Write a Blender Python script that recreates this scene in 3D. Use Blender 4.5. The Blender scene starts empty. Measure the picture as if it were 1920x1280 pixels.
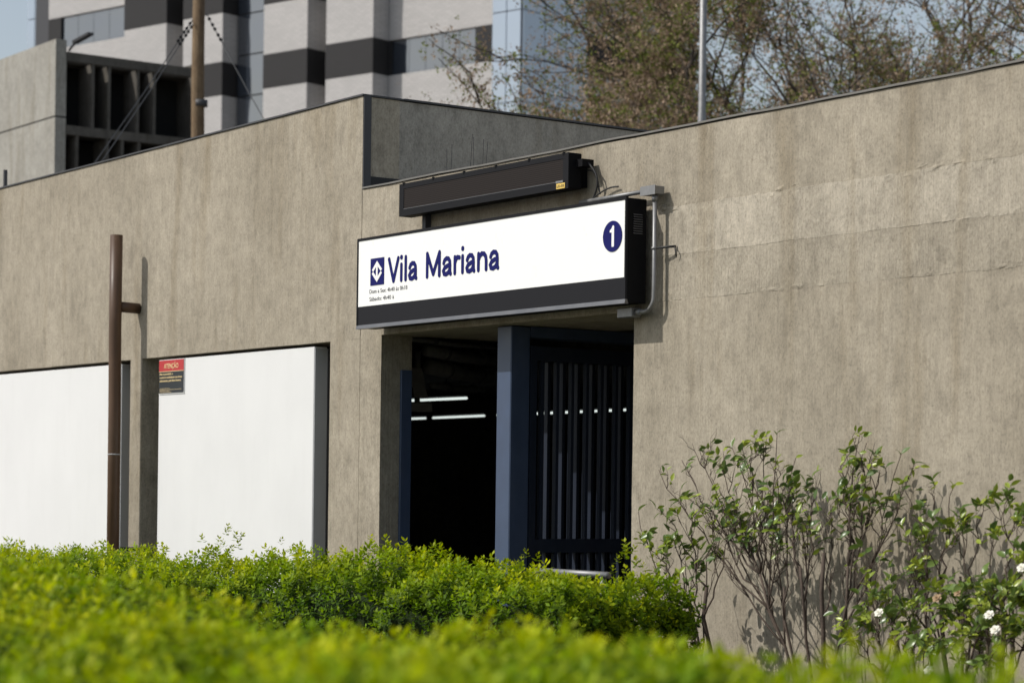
import bpy, math, random
import numpy as np
from mathutils import Vector, Matrix, noise as mnoise

random.seed(7)
RNG = np.random.default_rng(7)
scene = bpy.context.scene
COL = scene.collection

# ------------------------------------------------------------------ camera, sky, sun, exposure
ROLL, FPX, HOR, DIST, EYE = .013, 4280., 281.4, 8.25, 1.6
_n = math.hypot(3014.4, FPX)
CR = Vector((3014.4/_n, FPX/_n, 0)); CF = Vector((-FPX/_n, 3014.4/_n, 0)); CP = Vector((0, -DIST, EYE))
cd = bpy.data.cameras.new('camera'); cam = bpy.data.objects.new('camera', cd); COL.objects.link(cam)
cd.sensor_width = 36; cd.lens = FPX/1920*36
cd.shift_x = .0019; cd.shift_y = HOR/1920
cd.clip_start = .05; cd.clip_end = 2000
right = (CR+Vector((0, 0, ROLL))).normalized(); back = -CF; up = back.cross(right)
cam.matrix_world = Matrix(((right.x, up.x, back.x, CP.x), (right.y, up.y, back.y, CP.y), (right.z, up.z, back.z, CP.z), (0, 0, 0, 1)))
cd.dof.use_dof = True; cd.dof.focus_distance = 14.2; cd.dof.aperture_fstop = 3.4
scene.camera = cam

SUN_TRAVEL = Vector((.46, 1.0, -1.05)).normalized()
sun_el = math.asin(-SUN_TRAVEL.z); sun_az = math.atan2(-SUN_TRAVEL.x, -SUN_TRAVEL.y)
world = bpy.data.worlds.new('World'); scene.world = world; world.use_nodes = True
wn = world.node_tree; wn.nodes.clear()
sky = wn.nodes.new('ShaderNodeTexSky'); sky.sky_type = 'NISHITA'; sky.sun_disc = False
sky.sun_elevation = sun_el; sky.sun_rotation = sun_az; sky.air_density = 1.2; sky.dust_density = 1.5; sky.ozone_density = 1.2
bg = wn.nodes.new('ShaderNodeBackground'); bg.inputs['Strength'].default_value = .12
wo = wn.nodes.new('ShaderNodeOutputWorld')
hz = wn.nodes.new('ShaderNodeHueSaturation'); hz.inputs['Saturation'].default_value = .6   # hazy city sky
wn.links.new(sky.outputs[0], hz.inputs['Color']); wn.links.new(hz.outputs[0], bg.inputs['Color']); wn.links.new(bg.outputs[0], wo.inputs['Surface'])
sd = bpy.data.lights.new('sun', 'SUN'); sd.energy = 3.4; sd.angle = math.radians(.55); sd.color = (1, .96, .90)
sun = bpy.data.objects.new('sun', sd); COL.objects.link(sun)
sun.rotation_euler = SUN_TRAVEL.to_track_quat('-Z', 'Y').to_euler()
sun.location = (-8, -20, 22)
scene.view_settings.view_transform = 'Standard'; scene.view_settings.look = 'None'
scene.view_settings.exposure = 0.0; scene.view_settings.gamma = 1.0; scene.view_settings.use_curve_mapping = False

# ------------------------------------------------------------------ pixel helpers (photograph 1920 x 1280)
def ray(px, py):
    X, Y = px-960, py-640
    a, b = X+ROLL*Y, Y-ROLL*X
    return CR*(a/FPX)+CF+Vector((0, 0, (HOR-b)/FPX))
def on(px, py, axis, v):
    d = ray(px, py); i = 'xyz'.index(axis); return CP+d*((v-CP[i])/d[i])
def onY(px, py, v=0.): return on(px, py, 'y', v)
def atZ(px, py, z): return CP+ray(px, py)*z

# ------------------------------------------------------------------ materials
def nodes_of(name):
    m = bpy.data.materials.new(name); m.use_nodes = True
    t = m.node_tree; b = t.nodes['Principled BSDF']; return m, t, b
def N(t, kind, **kw):
    n = t.nodes.new(kind)
    for k, v in kw.items():
        if k in n.inputs: n.inputs[k].default_value = v
        else: setattr(n, k, v)
    return n
def ramp(t, src, stops):
    r = t.nodes.new('ShaderNodeValToRGB'); e = r.color_ramp.elements
    while len(e) < len(stops): e.new(.5)
    for k, (p, c) in zip(e, stops):
        k.position = p; k.color = (*c, 1) if len(c) == 3 else c
    t.links.new(src, r.inputs[0]); return r
def scaled_pos(t, sc):
    g = t.nodes.new('ShaderNodeNewGeometry'); mp = t.nodes.new('ShaderNodeMapping')
    mp.inputs['Scale'].default_value = sc; t.links.new(g.outputs['Position'], mp.inputs['Vector']); return mp.outputs[0]
def mixc(t, fac, a, b, blend='MIX'):
    m = t.nodes.new('ShaderNodeMix'); m.data_type = 'RGBA'; m.blend_type = blend
    for s, v in ((0, fac), (6, a), (7, b)):
        if hasattr(v, 'links'): t.links.new(v, m.inputs[s])
        else: m.inputs[s].default_value = v if s == 0 else (*v, 1) if len(v) == 3 else v
    return m.outputs[2]

def concrete(name, lo, hi, stain=.55, streak=.5, bump=.35, rough=.88, spec=.2):
    m, t, b = nodes_of(name)
    big = N(t, 'ShaderNodeTexNoise', Scale=1.0, Detail=6, Roughness=.62); t.links.new(scaled_pos(t, (1.3, 1.3, 1.0)), big.inputs['Vector'])
    fine = N(t, 'ShaderNodeTexNoise', Scale=1.0, Detail=7, Roughness=.7); t.links.new(scaled_pos(t, (14, 14, 9)), fine.inputs['Vector'])
    vert = N(t, 'ShaderNodeTexNoise', Scale=1.0, Detail=5, Roughness=.7); t.links.new(scaled_pos(t, (70, 70, 2.2)), vert.inputs['Vector'])
    blot = N(t, 'ShaderNodeTexNoise', Scale=1.0, Detail=8, Roughness=.75); t.links.new(scaled_pos(t, (3.4, 3.4, 2.1)), blot.inputs['Vector'])
    pit = N(t, 'ShaderNodeTexVoronoi', Scale=1.0); t.links.new(scaled_pos(t, (30, 30, 22)), pit.inputs['Vector'])
    c = ramp(t, big.outputs['Fac'], [(.3, lo), (.7, hi)]).outputs[0]
    dark = tuple(v*.62 for v in lo); lite = tuple(min(1, v*1.14) for v in hi)
    fb = ramp(t, fine.outputs['Fac'], [(.30, (.78,)*3), (.5, (1,)*3), (.70, (1.14,)*3)]).outputs[0]
    c = mixc(t, 1., c, fb, 'MULTIPLY')
    mid = N(t, 'ShaderNodeTexNoise', Scale=1.0, Detail=9, Roughness=.72); mid.inputs['Distortion'].default_value = .6; t.links.new(scaled_pos(t, (5.5, 5.5, 4.2)), mid.inputs['Vector'])
    mb = ramp(t, mid.outputs['Fac'], [(.28, (.74,)*3), (.47, (.98,)*3), (.72, (1.10,)*3)]).outputs[0]
    c = mixc(t, .62, c, mb, 'MULTIPLY')
    grit = N(t, 'ShaderNodeTexNoise', Scale=1.0, Detail=4, Roughness=.8); t.links.new(scaled_pos(t, (75, 75, 48)), grit.inputs['Vector'])
    gb = ramp(t, grit.outputs['Fac'], [(.28, (.58,)*3), (.46, (1,)*3), (.72, (1.24,)*3)]).outputs[0]
    c = mixc(t, 1., c, gb, 'MULTIPLY')
    spk = N(t, 'ShaderNodeTexNoise', Scale=1.0, Detail=6, Roughness=.75); t.links.new(scaled_pos(t, (26, 26, 13)), spk.inputs['Vector'])
    sb = ramp(t, spk.outputs['Fac'], [(.30, (.72, .70, .66)), (.42, (1, 1, 1)), (.60, (1, 1, 1)), (.74, (1.13,)*3)]).outputs[0]
    c = mixc(t, .9, c, sb, 'MULTIPLY')
    drip = N(t, 'ShaderNodeTexNoise', Scale=1.0, Detail=6, Roughness=.6); t.links.new(scaled_pos(t, (3.2, 3.2, .35)), drip.inputs['Vector'])
    db = ramp(t, drip.outputs['Fac'], [(.53, (1, 1, 1)), (.70, (.72, .68, .61))]).outputs[0]
    c = mixc(t, .9, c, db, 'MULTIPLY')
    vb = ramp(t, vert.outputs['Fac'], [(.3, (1-.34*streak,)*3), (.55, (1,)*3), (.75, (1+.12*streak,)*3)]).outputs[0]
    c = mixc(t, 1., c, vb, 'MULTIPLY')
    bf = ramp(t, blot.outputs['Fac'], [(.54, (0,)*3), (.70, (stain*.95,)*3)]).outputs[0]
    c = mixc(t, bf, c, dark)
    bl = ramp(t, blot.outputs['Fac'], [(.25, (.5,)*3), (.42, (0,)*3)]).outputs[0]
    c = mixc(t, bl, c, lite)
    pf = ramp(t, pit.outputs['Distance'], [(.05, (.55,)*3), (.16, (0,)*3)]).outputs[0]
    msk = ramp(t, fine.outputs['Fac'], [(.55, (0,)*3), (.62, (1,)*3)]).outputs[0]
    pf2 = mixc(t, 1., pf, msk, 'MULTIPLY')
    c = mixc(t, pf2, c, dark)
    t.links.new(c, b.inputs['Base Color'])
    b.inputs['Roughness'].default_value = rough; b.inputs['Specular IOR Level'].default_value = spec
    add = N(t, 'ShaderNodeMath', operation='ADD'); t.links.new(fine.outputs['Fac'], add.inputs[0]); t.links.new(vert.outputs['Fac'], add.inputs[1])
    bp = N(t, 'ShaderNodeBump', Strength=bump, Distance=.012); t.links.new(add.outputs[0], bp.inputs['Height']); t.links.new(bp.outputs[0], b.inputs['Normal'])
    return m

def paint(name, col, rough=.5, var=.08, scale=5., spec=.4, metal=0., bump=0., dirt=0.):
    m, t, b = nodes_of(name)
    n = N(t, 'ShaderNodeTexNoise', Scale=scale, Detail=6, Roughness=.65); t.links.new(scaled_pos(t, (1, 1, .6)), n.inputs['Vector'])
    c = ramp(t, n.outputs['Fac'], [(.3, tuple(v*(1-var) for v in col)), (.7, tuple(min(1, v*(1+var)) for v in col))]).outputs[0]
    if dirt:
        d = N(t, 'ShaderNodeTexNoise', Scale=1., Detail=8, Roughness=.75); t.links.new(scaled_pos(t, (6, 6, 1.2)), d.inputs['Vector'])
        f = ramp(t, d.outputs['Fac'], [(.5, (0,)*3), (.8, (dirt,)*3)]).outputs[0]
        c = mixc(t, f, c, (.22, .19, .15))
    t.links.new(c, b.inputs['Base Color'])
    b.inputs['Roughness'].default_value = rough; b.inputs['Specular IOR Level'].default_value = spec; b.inputs['Metallic'].default_value = metal
    r = ramp(t, n.outputs['Fac'], [(.2, (max(0, rough-.12),)*3), (.8, (min(1, rough+.12),)*3)]); t.links.new(r.outputs[0], b.inputs['Roughness'])
    if bump:
        bp = N(t, 'ShaderNodeBump', Strength=bump, Distance=.01)
        n2 = N(t, 'ShaderNodeTexNoise', Scale=60., Detail=4); t.links.new(scaled_pos(t, (1, 1, 1)), n2.inputs['Vector'])
        t.links.new(n2.outputs['Fac'], bp.inputs['Height']); t.links.new(bp.outputs[0], b.inputs['Normal'])
    return m

def foliage(name, transl=.35, rough=.45):
    m, t, b = nodes_of(name)
    a = N(t, 'ShaderNodeAttribute', attribute_name='Col')
    t.links.new(a.outputs['Color'], b.inputs['Base Color']); b.inputs['Roughness'].default_value = rough
    b.inputs['Specular IOR Level'].default_value = .12
    tr = t.nodes.new('ShaderNodeBsdfTranslucent'); hs = N(t, 'ShaderNodeHueSaturation', Saturation=1.15, Value=1.25)
    t.links.new(a.outputs['Color'], hs.inputs['Color']); t.links.new(hs.outputs[0], tr.inputs['Color'])
    mx = N(t, 'ShaderNodeMixShader'); mx.inputs[0].default_value = transl
    t.links.new(b.outputs[0], mx.inputs[1]); t.links.new(tr.outputs[0], mx.inputs[2])
    t.links.new(mx.outputs[0], t.nodes['Material Output'].inputs['Surface']); return m

def leafmat(name, col, col2, transl=.28, rough=.3):
    m, t, b = nodes_of(name)
    oi = t.nodes.new('ShaderNodeObjectInfo')
    c = ramp(t, oi.outputs['Random'], [(0, col), (1, col2)]).outputs[0]
    t.links.new(c, b.inputs['Base Color']); b.inputs['Roughness'].default_value = rough; b.inputs['Specular IOR Level'].default_value = .5
    tr = t.nodes.new('ShaderNodeBsdfTranslucent'); t.links.new(c, tr.inputs['Color'])
    mx = N(t, 'ShaderNodeMixShader'); mx.inputs[0].default_value = transl
    t.links.new(b.outputs[0], mx.inputs[1]); t.links.new(tr.outputs[0], mx.inputs[2])
    t.links.new(mx.outputs[0], t.nodes['Material Output'].inputs['Surface']); return m

def brickmat(name, col, mortar, var=.1):
    m, t, b = nodes_of(name)
    g = t.nodes.new('ShaderNodeNewGeometry'); sp = t.nodes.new('ShaderNodeSeparateXYZ'); t.links.new(g.outputs['Position'], sp.inputs[0])
    ad = N(t, 'ShaderNodeMath', operation='ADD'); t.links.new(sp.outputs[0], ad.inputs[0]); t.links.new(sp.outputs[1], ad.inputs[1])
    cb = t.nodes.new('ShaderNodeCombineXYZ'); t.links.new(ad.outputs[0], cb.inputs[0]); t.links.new(sp.outputs[2], cb.inputs[1])
    br = N(t, 'ShaderNodeTexBrick', Scale=1.0); br.inputs['Brick Width'].default_value = .42; br.inputs['Row Height'].default_value = .11
    br.inputs['Mortar Size'].default_value = .014
    br.inputs['Color1'].default_value = (*col, 1); br.inputs['Color2'].default_value = (*[v*(1-var) for v in col], 1); br.inputs['Mortar'].default_value = (*mortar, 1)
    t.links.new(cb.outputs[0], br.inputs['Vector'])
    n = N(t, 'ShaderNodeTexNoise', Scale=.5, Detail=5); t.links.new(g.outputs['Position'], n.inputs['Vector'])
    r = ramp(t, n.outputs['Fac'], [(.3, (.93,)*3), (.7, (1.04,)*3)]).outputs[0]
    t.links.new(mixc(t, 1., br.outputs['Color'], r, 'MULTIPLY'), b.inputs['Base Color']); b.inputs['Roughness'].default_value = .8
    bp = N(t, 'ShaderNodeBump', Strength=.5, Distance=.02); t.links.new(br.outputs['Fac'], bp.inputs['Height']); bp.invert = True
    t.links.new(bp.outputs[0], b.inputs['Normal']); return m

def glassmat(name, col, rough=.04, wav=.25):
    m, t, b = nodes_of(name)
    b.inputs['Base Color'].default_value = (*col, 1); b.inputs['Roughness'].default_value = rough
    b.inputs['Specular IOR Level'].default_value = 1.0; b.inputs['IOR'].default_value = 1.9
    n = N(t, 'ShaderNodeTexNoise', Scale=.35, Detail=2); t.links.new(scaled_pos(t, (1, 1, 1)), n.inputs['Vector'])
    bp = N(t, 'ShaderNodeBump', Strength=wav, Distance=.3); t.links.new(n.outputs['Fac'], bp.inputs['Height']); t.links.new(bp.outputs[0], b.inputs['Normal'])
    return m

def emit(name, col, s):
    m, t, b = nodes_of(name); b.inputs['Emission Color'].default_value = (*col, 1); b.inputs['Emission Strength'].default_value = s
    b.inputs['Base Color'].default_value = (.6, .6, .6, 1); return m

M = {}
M['conc'] = concrete('concrete_wall', (.285, .249, .190), (.405, .358, .282), stain=.6, streak=.4)
M['conc_band'] = concrete('pale_concrete_band', (.34, .30, .235), (.50, .447, .36), stain=.6, streak=.05, bump=.8)
M['conc_band2'] = concrete('blotched_concrete_band', (.300, .263, .202), (.445, .396, .315), stain=.75, streak=.05, bump=.9)
M['conc_dark'] = concrete('weathered_concrete', (.19, .175, .15), (.27, .25, .215), stain=.75, streak=.2)
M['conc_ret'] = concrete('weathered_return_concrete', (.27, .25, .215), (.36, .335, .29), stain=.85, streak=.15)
M['conc_shade'] = concrete('shaded_dirty_concrete', (.085, .078, .068), (.13, .12, .105), stain=.6, streak=.3)  # dirty concrete, darkened so the shade among the louvres sits in its colour
M['conc_grey'] = concrete('grey_concrete', (.30, .285, .25), (.385, .37, .33), stain=.35, streak=.7)
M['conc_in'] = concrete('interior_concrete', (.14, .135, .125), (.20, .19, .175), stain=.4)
M['white'] = paint('white_panel_paint', (.73, .73, .72), .6, .025, 2., .3, bump=.06, dirt=.05)
M['panel_side'] = paint('panel_shade_and_ring_grey', (.42, .43, .44), .6, .06)  # painted shade for the boards' right sides, also the post ring's grey
M['sign_white'] = paint('white_acrylic', (.90, .90, .87), .3, .01, 2.)
M['sign_dark'] = paint('charcoal_enamel', (.018, .018, .020), .6, .08, spec=.06)
M['sign_band'] = paint('grey_band_enamel', (.022, .022, .025), .6, .05, spec=.06)
M['trim'] = paint('grey_aluminium_trim', (.16, .16, .165), .4, .08, metal=.6)
M['blue'] = paint('deep_blue_vinyl', (.013, .015, .115), .6, .06, 30, spec=.08)
M['black'] = paint('black_metal', (.009, .009, .010), .6, .15, spec=.08, bump=.05)
M['gap'] = paint('dark_gap', (.012, .012, .012), .9)
M['navy'] = paint('navy_gate_paint', (.058, .083, .142), .38, .10, 8, dirt=.12)
M['navy_d'] = paint('dark_navy_bar_paint', (.020, .026, .042), .5, .15, 9, spec=.15, dirt=.06)
M['brown'] = paint('brown_pipe_paint', (.092, .050, .027), .5, .18, 6, dirt=.15)
M['galv'] = paint('galvanised_steel', (.24, .24, .24), .5, .2, 14, metal=.55)
M['galv_dull'] = paint('dull_pipe_paint', (.34, .33, .30), .7, .2, 9)
M['flash'] = paint('dark_flashing', (.055, .055, .058), .55, .15)
M['coping'] = paint('grey_coping', (.17, .163, .15), .75, .15, 8)
M['red'] = paint('red_print', (.46, .035, .04), .45, .05)
M['ink'] = paint('black_print', (.022, .026, .03), .45, .05)
M['cream'] = paint('cream_print', (.80, .62, .33), .5, .03)
M['grey_ink'] = paint('grey_print', (.10, .10, .11), .5, .05)
M['yellow'] = paint('yellow_tag', (.72, .50, .12), .5, .05)
M['wood'] = concrete('weathered_wood', (.13, .085, .05), (.25, .18, .11), stain=.7, streak=1.2)
M['wire'] = paint('wire_black', (.03, .03, .03), .6)
M['tube'] = emit('lit_tube', (.90, 1.0, .95), .9)
M['ground'] = concrete('paving_ground', (.16, .15, .135), (.22, .21, .19), streak=0.)
M['soil'] = concrete('soil', (.07, .05, .035), (.11, .08, .055), streak=0.)
M['membrane'] = paint('bitumen_membrane', (.03, .03, .03), .8)
M['brick_w'] = brickmat('white_tile_brick', (.52, .50, .485), (.36, .345, .335))
M['brick_d'] = brickmat('dark_tile_brick', (.022, .020, .021), (.010, .010, .010))
M['glass_d'] = glassmat('dark_window_glass', (.035, .042, .055))
M['glass_b'] = glassmat('blue_curtain_glass', (.26, .33, .42), .05, .3)
M['frame'] = paint('window_frame', (.05, .05, .055), .5)
M['leaf_h'] = foliage('hedge_leaf', .40, .45)
M['leaf_t'] = foliage('tree_leaf', .25, .6)
M['bark'] = paint('tree_bark', (.065, .052, .042), .9, .3, 6, bump=.4)
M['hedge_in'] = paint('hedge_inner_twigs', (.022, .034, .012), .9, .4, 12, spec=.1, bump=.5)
M['stem'] = paint('shrub_stem', (.085, .062, .047), .85, .3, 20, bump=.3)
M['leaf_g1'] = leafmat('shrub_leaf_dark', (.085, .145, .034), (.18, .26, .045))
M['leaf_g2'] = leafmat('shrub_leaf_light', (.21, .29, .03), (.36, .42, .045))
M['petal'] = paint('white_petal', (.80, .77, .66), .6, .05)
M['petal_old'] = paint('withered_petal', (.36, .24, .13), .7, .1)
M['screen'] = None
def screenmat():
    m, t, b = nodes_of('led_screen')
    wv = N(t, 'ShaderNodeTexWave', Scale=1., Distortion=0.); wv.wave_type = 'BANDS'; wv.bands_direction = 'Z'
    t.links.new(scaled_pos(t, (1, 1, 26)), wv.inputs['Vector'])
    t.links.new(ramp(t, wv.outputs['Fac'], [(.2, (.016, .013, .012)), (.8, (.034, .028, .026))]).outputs[0], b.inputs['Base Color'])
    b.inputs['Roughness'].default_value = .6; b.inputs['Specular IOR Level'].default_value = .08; return m
M['screen'] = screenmat()

# ------------------------------------------------------------------ mesh helpers
class MB:
    def __init__(s): s.v = []; s.f = []
    def add(s, vs, fs):
        o = len(s.v); s.v += [tuple(v) for v in vs]; s.f += [tuple(i+o for i in f) for f in fs]; return s
    def hexa(s, p):           # 8 corners: bottom 4 ccw, top 4 ccw
        return s.add(p, [(3, 2, 1, 0), (4, 5, 6, 7), (0, 1, 5, 4), (1, 2, 6, 5), (2, 3, 7, 6), (3, 0, 4, 7)])
    def box(s, x0, x1, y0, y1, z0, z1):
        return s.hexa([(x0, y0, z0), (x1, y0, z0), (x1, y1, z0), (x0, y1, z0), (x0, y0, z1), (x1, y0, z1), (x1, y1, z1), (x0, y1, z1)])
    def bbox(s, x0, x1, y0, y1, z0, z1, b=.004):   # box with chamfered edges
        vs = []; fs = []
        X, Y, Z = (x0, x1), (y0, y1), (z0, z1)
        idx = {}
        for i in (0, 1):
            for j in (0, 1):
                for k in (0, 1):
                    sx, sy, sz = (1 if i == 0 else -1), (1 if j == 0 else -1), (1 if k == 0 else -1)
                    for a in range(3):
                        p = [X[i]+sx*b, Y[j]+sy*b, Z[k]+sz*b]; p[a] = (X[i], Y[j], Z[k])[a]
                        idx[(i, j, k, a)] = len(vs); vs.append(tuple(p))
        for a in range(3):
            o = [q for q in range(3) if q != a]
            for e in (0, 1):
                cyc = []
                for (u, w) in ((0, 0), (1, 0), (1, 1), (0, 1)):
                    key = [0, 0, 0]; key[a] = e; key[o[0]] = u; key[o[1]] = w; cyc.append(idx[(*key, a)])
                fs.append(tuple(cyc))
        for a in range(3):      # edges along axis a
            o = [q for q in range(3) if q != a]
            for u in (0, 1):
                for w in (0, 1):
                    k0 = [0, 0, 0]; k1 = [0, 0, 0]; k1[a] = 1
                    for k in (k0, k1): k[o[0]] = u; k[o[1]] = w
                    fs.append((idx[(*k0, o[0])], idx[(*k1, o[0])], idx[(*k1, o[1])], idx[(*k0, o[1])]))
        for i in (0, 1):
            for j in (0, 1):
                for k in (0, 1): fs.append((idx[(i, j, k, 0)], idx[(i, j, k, 1)], idx[(i, j, k, 2)]))
        return s.add(vs, fs)
    def tube(s, pts, rad, n=8, cap=True):
        pts = [Vector(p) for p in pts]; rad = rad if isinstance(rad, (list, tuple)) else [rad]*len(pts)
        vs = []; fs = []; ref = None
        for i, p in enumerate(pts):
            d = (pts[min(i+1, len(pts)-1)]-pts[max(i-1, 0)]).normalized()
            if ref is None: ref = d.orthogonal().normalized()
            a = (ref-d*ref.dot(d)); a = a.normalized() if a.length > 1e-6 else d.orthogonal().normalized(); ref = a; b = d.cross(a)
            for k in range(n):
                t = 2*math.pi*k/n; vs.append(p+(a*math.cos(t)+b*math.sin(t))*rad[i])
        for i in range(len(pts)-1):
            for k in range(n): fs.append((i*n+k, i*n+(k+1) % n, (i+1)*n+(k+1) % n, (i+1)*n+k))
        if cap:
            fs.append(tuple(range(n))[::-1]); fs.append(tuple((len(pts)-1)*n+k for k in range(n)))
        return s.add(vs, fs)
    def disc_prism(s, cx, cz, r, y0, y1, n=40):
        vs = [(cx+r*math.cos(2*math.pi*k/n), y, cz+r*math.sin(2*math.pi*k/n)) for y in (y0, y1) for k in range(n)]
        fs = [tuple(range(n)), tuple(range(2*n-1, n-1, -1))]+[(k, k+n, (k+1) % n+n, (k+1) % n) for k in range(n)]
        return s.add(vs, fs)
    def poly_prism(s, pts, y0, y1):
        n = len(pts); vs = [(x, y, z) for y in (y0, y1) for x, z in pts]
        return s.add(vs, [tuple(range(n)), tuple(range(2*n-1, n-1, -1))]+[(k, k+n, (k+1) % n+n, (k+1) % n) for k in range(n)])
    def build(s, name, mat, parent=None, smooth=False):
        me = bpy.data.meshes.new(name); me.from_pydata([tuple(v) for v in s.v], [], s.f); me.update()
        return mk(name, me, mat, parent, smooth)

def mk(name, me, mat, parent=None, smooth=False, loc=None):
    if mat and not me.materials: me.materials.append(mat)
    if smooth:
        for p in me.polygons: p.use_smooth = True
    o = bpy.data.objects.new(name, me); COL.objects.link(o)
    if parent:
        o.parent = parent; o.matrix_parent_inverse = Matrix.Translation(parent.location).inverted()
    if loc is not None: o.location = loc
    return o
def tag(o, label, cat, group=None, kind=None):
    o['label'] = label
    if cat: o['category'] = cat
    if group: o['group'] = group
    if kind: o['kind'] = kind
    return o
def thing(name, loc, label, cat, group=None):
    e = bpy.data.objects.new(name, None); e.location = loc; e.empty_display_size = .3; COL.objects.link(e)
    return tag(e, label, cat, group)
def bx(name, mat, parent, *a, b=None):
    m = MB()
    if b: m.bbox(*a, b=b)
    else: m.box(*a)
    return m.build(name, mat, parent)

def rough_slab(name, mat, parent, x0, x1, z0, z1, yf, yb, amp=.0025, edge=.004, step=.07, seed=0):
    nx = max(2, int((x1-x0)/step)); nz = max(2, int((z1-z0)/step))
    vs = []; fs = []
    for j in range(nz+1):
        for i in range(nx+1):
            x = x0+(x1-x0)*i/nx; z = z0+(z1-z0)*j/nz
            n = mnoise.noise(Vector((x*2.3+seed, z*2.3, 3.1)))*.6+mnoise.noise(Vector((x*9+seed, z*9, 1.7)))*.4
            y = yf+amp*n
            if j in (0, nz): z += edge*mnoise.noise(Vector((x*7+seed, j*3.3, 9.2)))+edge*.6*mnoise.noise(Vector((x*25, j*3.3, seed)))
            vs.append((x, y, z))
    W = nx+1
    for j in range(nz):
        for i in range(nx): fs.append((j*W+i, j*W+i+1, (j+1)*W+i+1, (j+1)*W+i))
    o = len(vs)
    for (x, z) in ((x0, z0), (x1, z0), (x1, z1), (x0, z1)): vs.append((x, yb, z))
    fs.append((o+3, o+2, o+1, o))
    fs.append(tuple([o, o+1]+[i for i in range(nx, -1, -1)]))
    fs.append(tuple([o+2, o+3]+[nz*W+i for i in range(nx+1)]))
    fs.append(tuple([o+3, o]+[j*W for j in range(nz+1)]))
    fs.append(tuple([o+1, o+2]+[j*W+nx for j in range(nz, -1, -1)]))
    me = bpy.data.meshes.new(name); me.from_pydata(vs, [], fs); me.update()
    return mk(name, me, mat, parent)

def textmesh(name, s, mat, parent, x0, x1, zb, zt, y, bold=.0, depth=.002, ref=None):
    """lettering on a plane facing -y; fitted so that the string spans x0..x1 and 'ref' (cap height string) spans zb..zt"""
    cu = bpy.data.curves.new(name, 'FONT'); cu.body = s; cu.size = 1; cu.offset = bold; cu.extrude = .01; cu.resolution_u = 4
    o = bpy.data.objects.new('tmp', cu); COL.objects.link(o)
    me = bpy.data.meshes.new_from_object(o.evaluated_get(bpy.context.evaluated_depsgraph_get()))
    bpy.data.objects.remove(o); n = len(me.vertices)
    co = np.empty(n*3); me.vertices.foreach_get('co', co); co = co.reshape(-1, 3)
    mnx, mxx = co[:, 0].min(), co[:, 0].max(); cap = .729+2*bold; z0 = -bold
    out = np.empty_like(co)
    out[:, 0] = x0+(co[:, 0]-mnx)/(mxx-mnx)*(x1-x0)
    out[:, 2] = zb+(co[:, 1]-z0)/cap*(zt-zb)
    out[:, 1] = y-(co[:, 2]+.01)/.02*depth
    me.vertices.foreach_set('co', out.ravel()); me.update(); me.name = name
    for m in list(me.materials): pass
    me.materials.clear()
    return mk(name, me, mat, parent)

# ------------------------------------------------------------------ ground
g = MB().add([(-500, -500, 0), (500, -500, 0), (500, 500, 0), (-500, 500, 0)], [(0, 1, 2, 3)]).build('ground', M['ground']); g['kind'] = 'structure'
g = bx('planting_bed', M['soil'], None, -14, -3, -2.3, -.003, -.2, .06); g['kind'] = 'structure'
g = bx('planting_bed', M['soil'], None, -14, 0, -7.4, -5.15, -.2, .05); g['kind'] = 'structure'

# ------------------------------------------------------------------ station building
XJ, XO0, XO1 = -13.537, -13.258, -10.478
ZT, ZL, ZS, ZP = 4.325, 3.675, 2.66, 2.645
st = thing('station_building', (-14, 6, 0), 'low bare concrete station building with dark entrance opening and stepped roofline', 'station')
rough_slab('upper_wall', M['conc'], st, -27.5, XJ-.005, ZP, ZT, 0, .30, seed=1)
rough_slab('pier', M['conc'], st, -17.158, -16.945, -.1, ZP, 0, .30, amp=.0015, edge=0, seed=2)
rough_slab('pier', M['conc'], st, -13.945, XJ-.005, -.1, ZP, 0, .30, amp=.0015, edge=0, seed=3)
rough_slab('pier', M['conc'], st, -27.5, -21.6, -.1, ZP, 0, .30, edge=0, seed=4)
bx('recess_back', M['gap'], st, -21.6, -17.158, .26, .30, -.1, ZP)
bx('recess_back', M['gap'], st, -16.945, -13.945, .26, .30, -.1, ZP)
rough_slab('door_pilaster', M['conc'], st, XJ+.004, XO0, -.1, ZS, -.003, .245, amp=.002, edge=0, seed=5)
rough_slab('lintel', M['conc'], st, XJ+.004, XO1, ZS, ZL, -.001, .30, seed=6)
bx('joint_fill', M['gap'], st, XJ-.006, XJ+.005, .03, .25, -.1, ZL)
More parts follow.
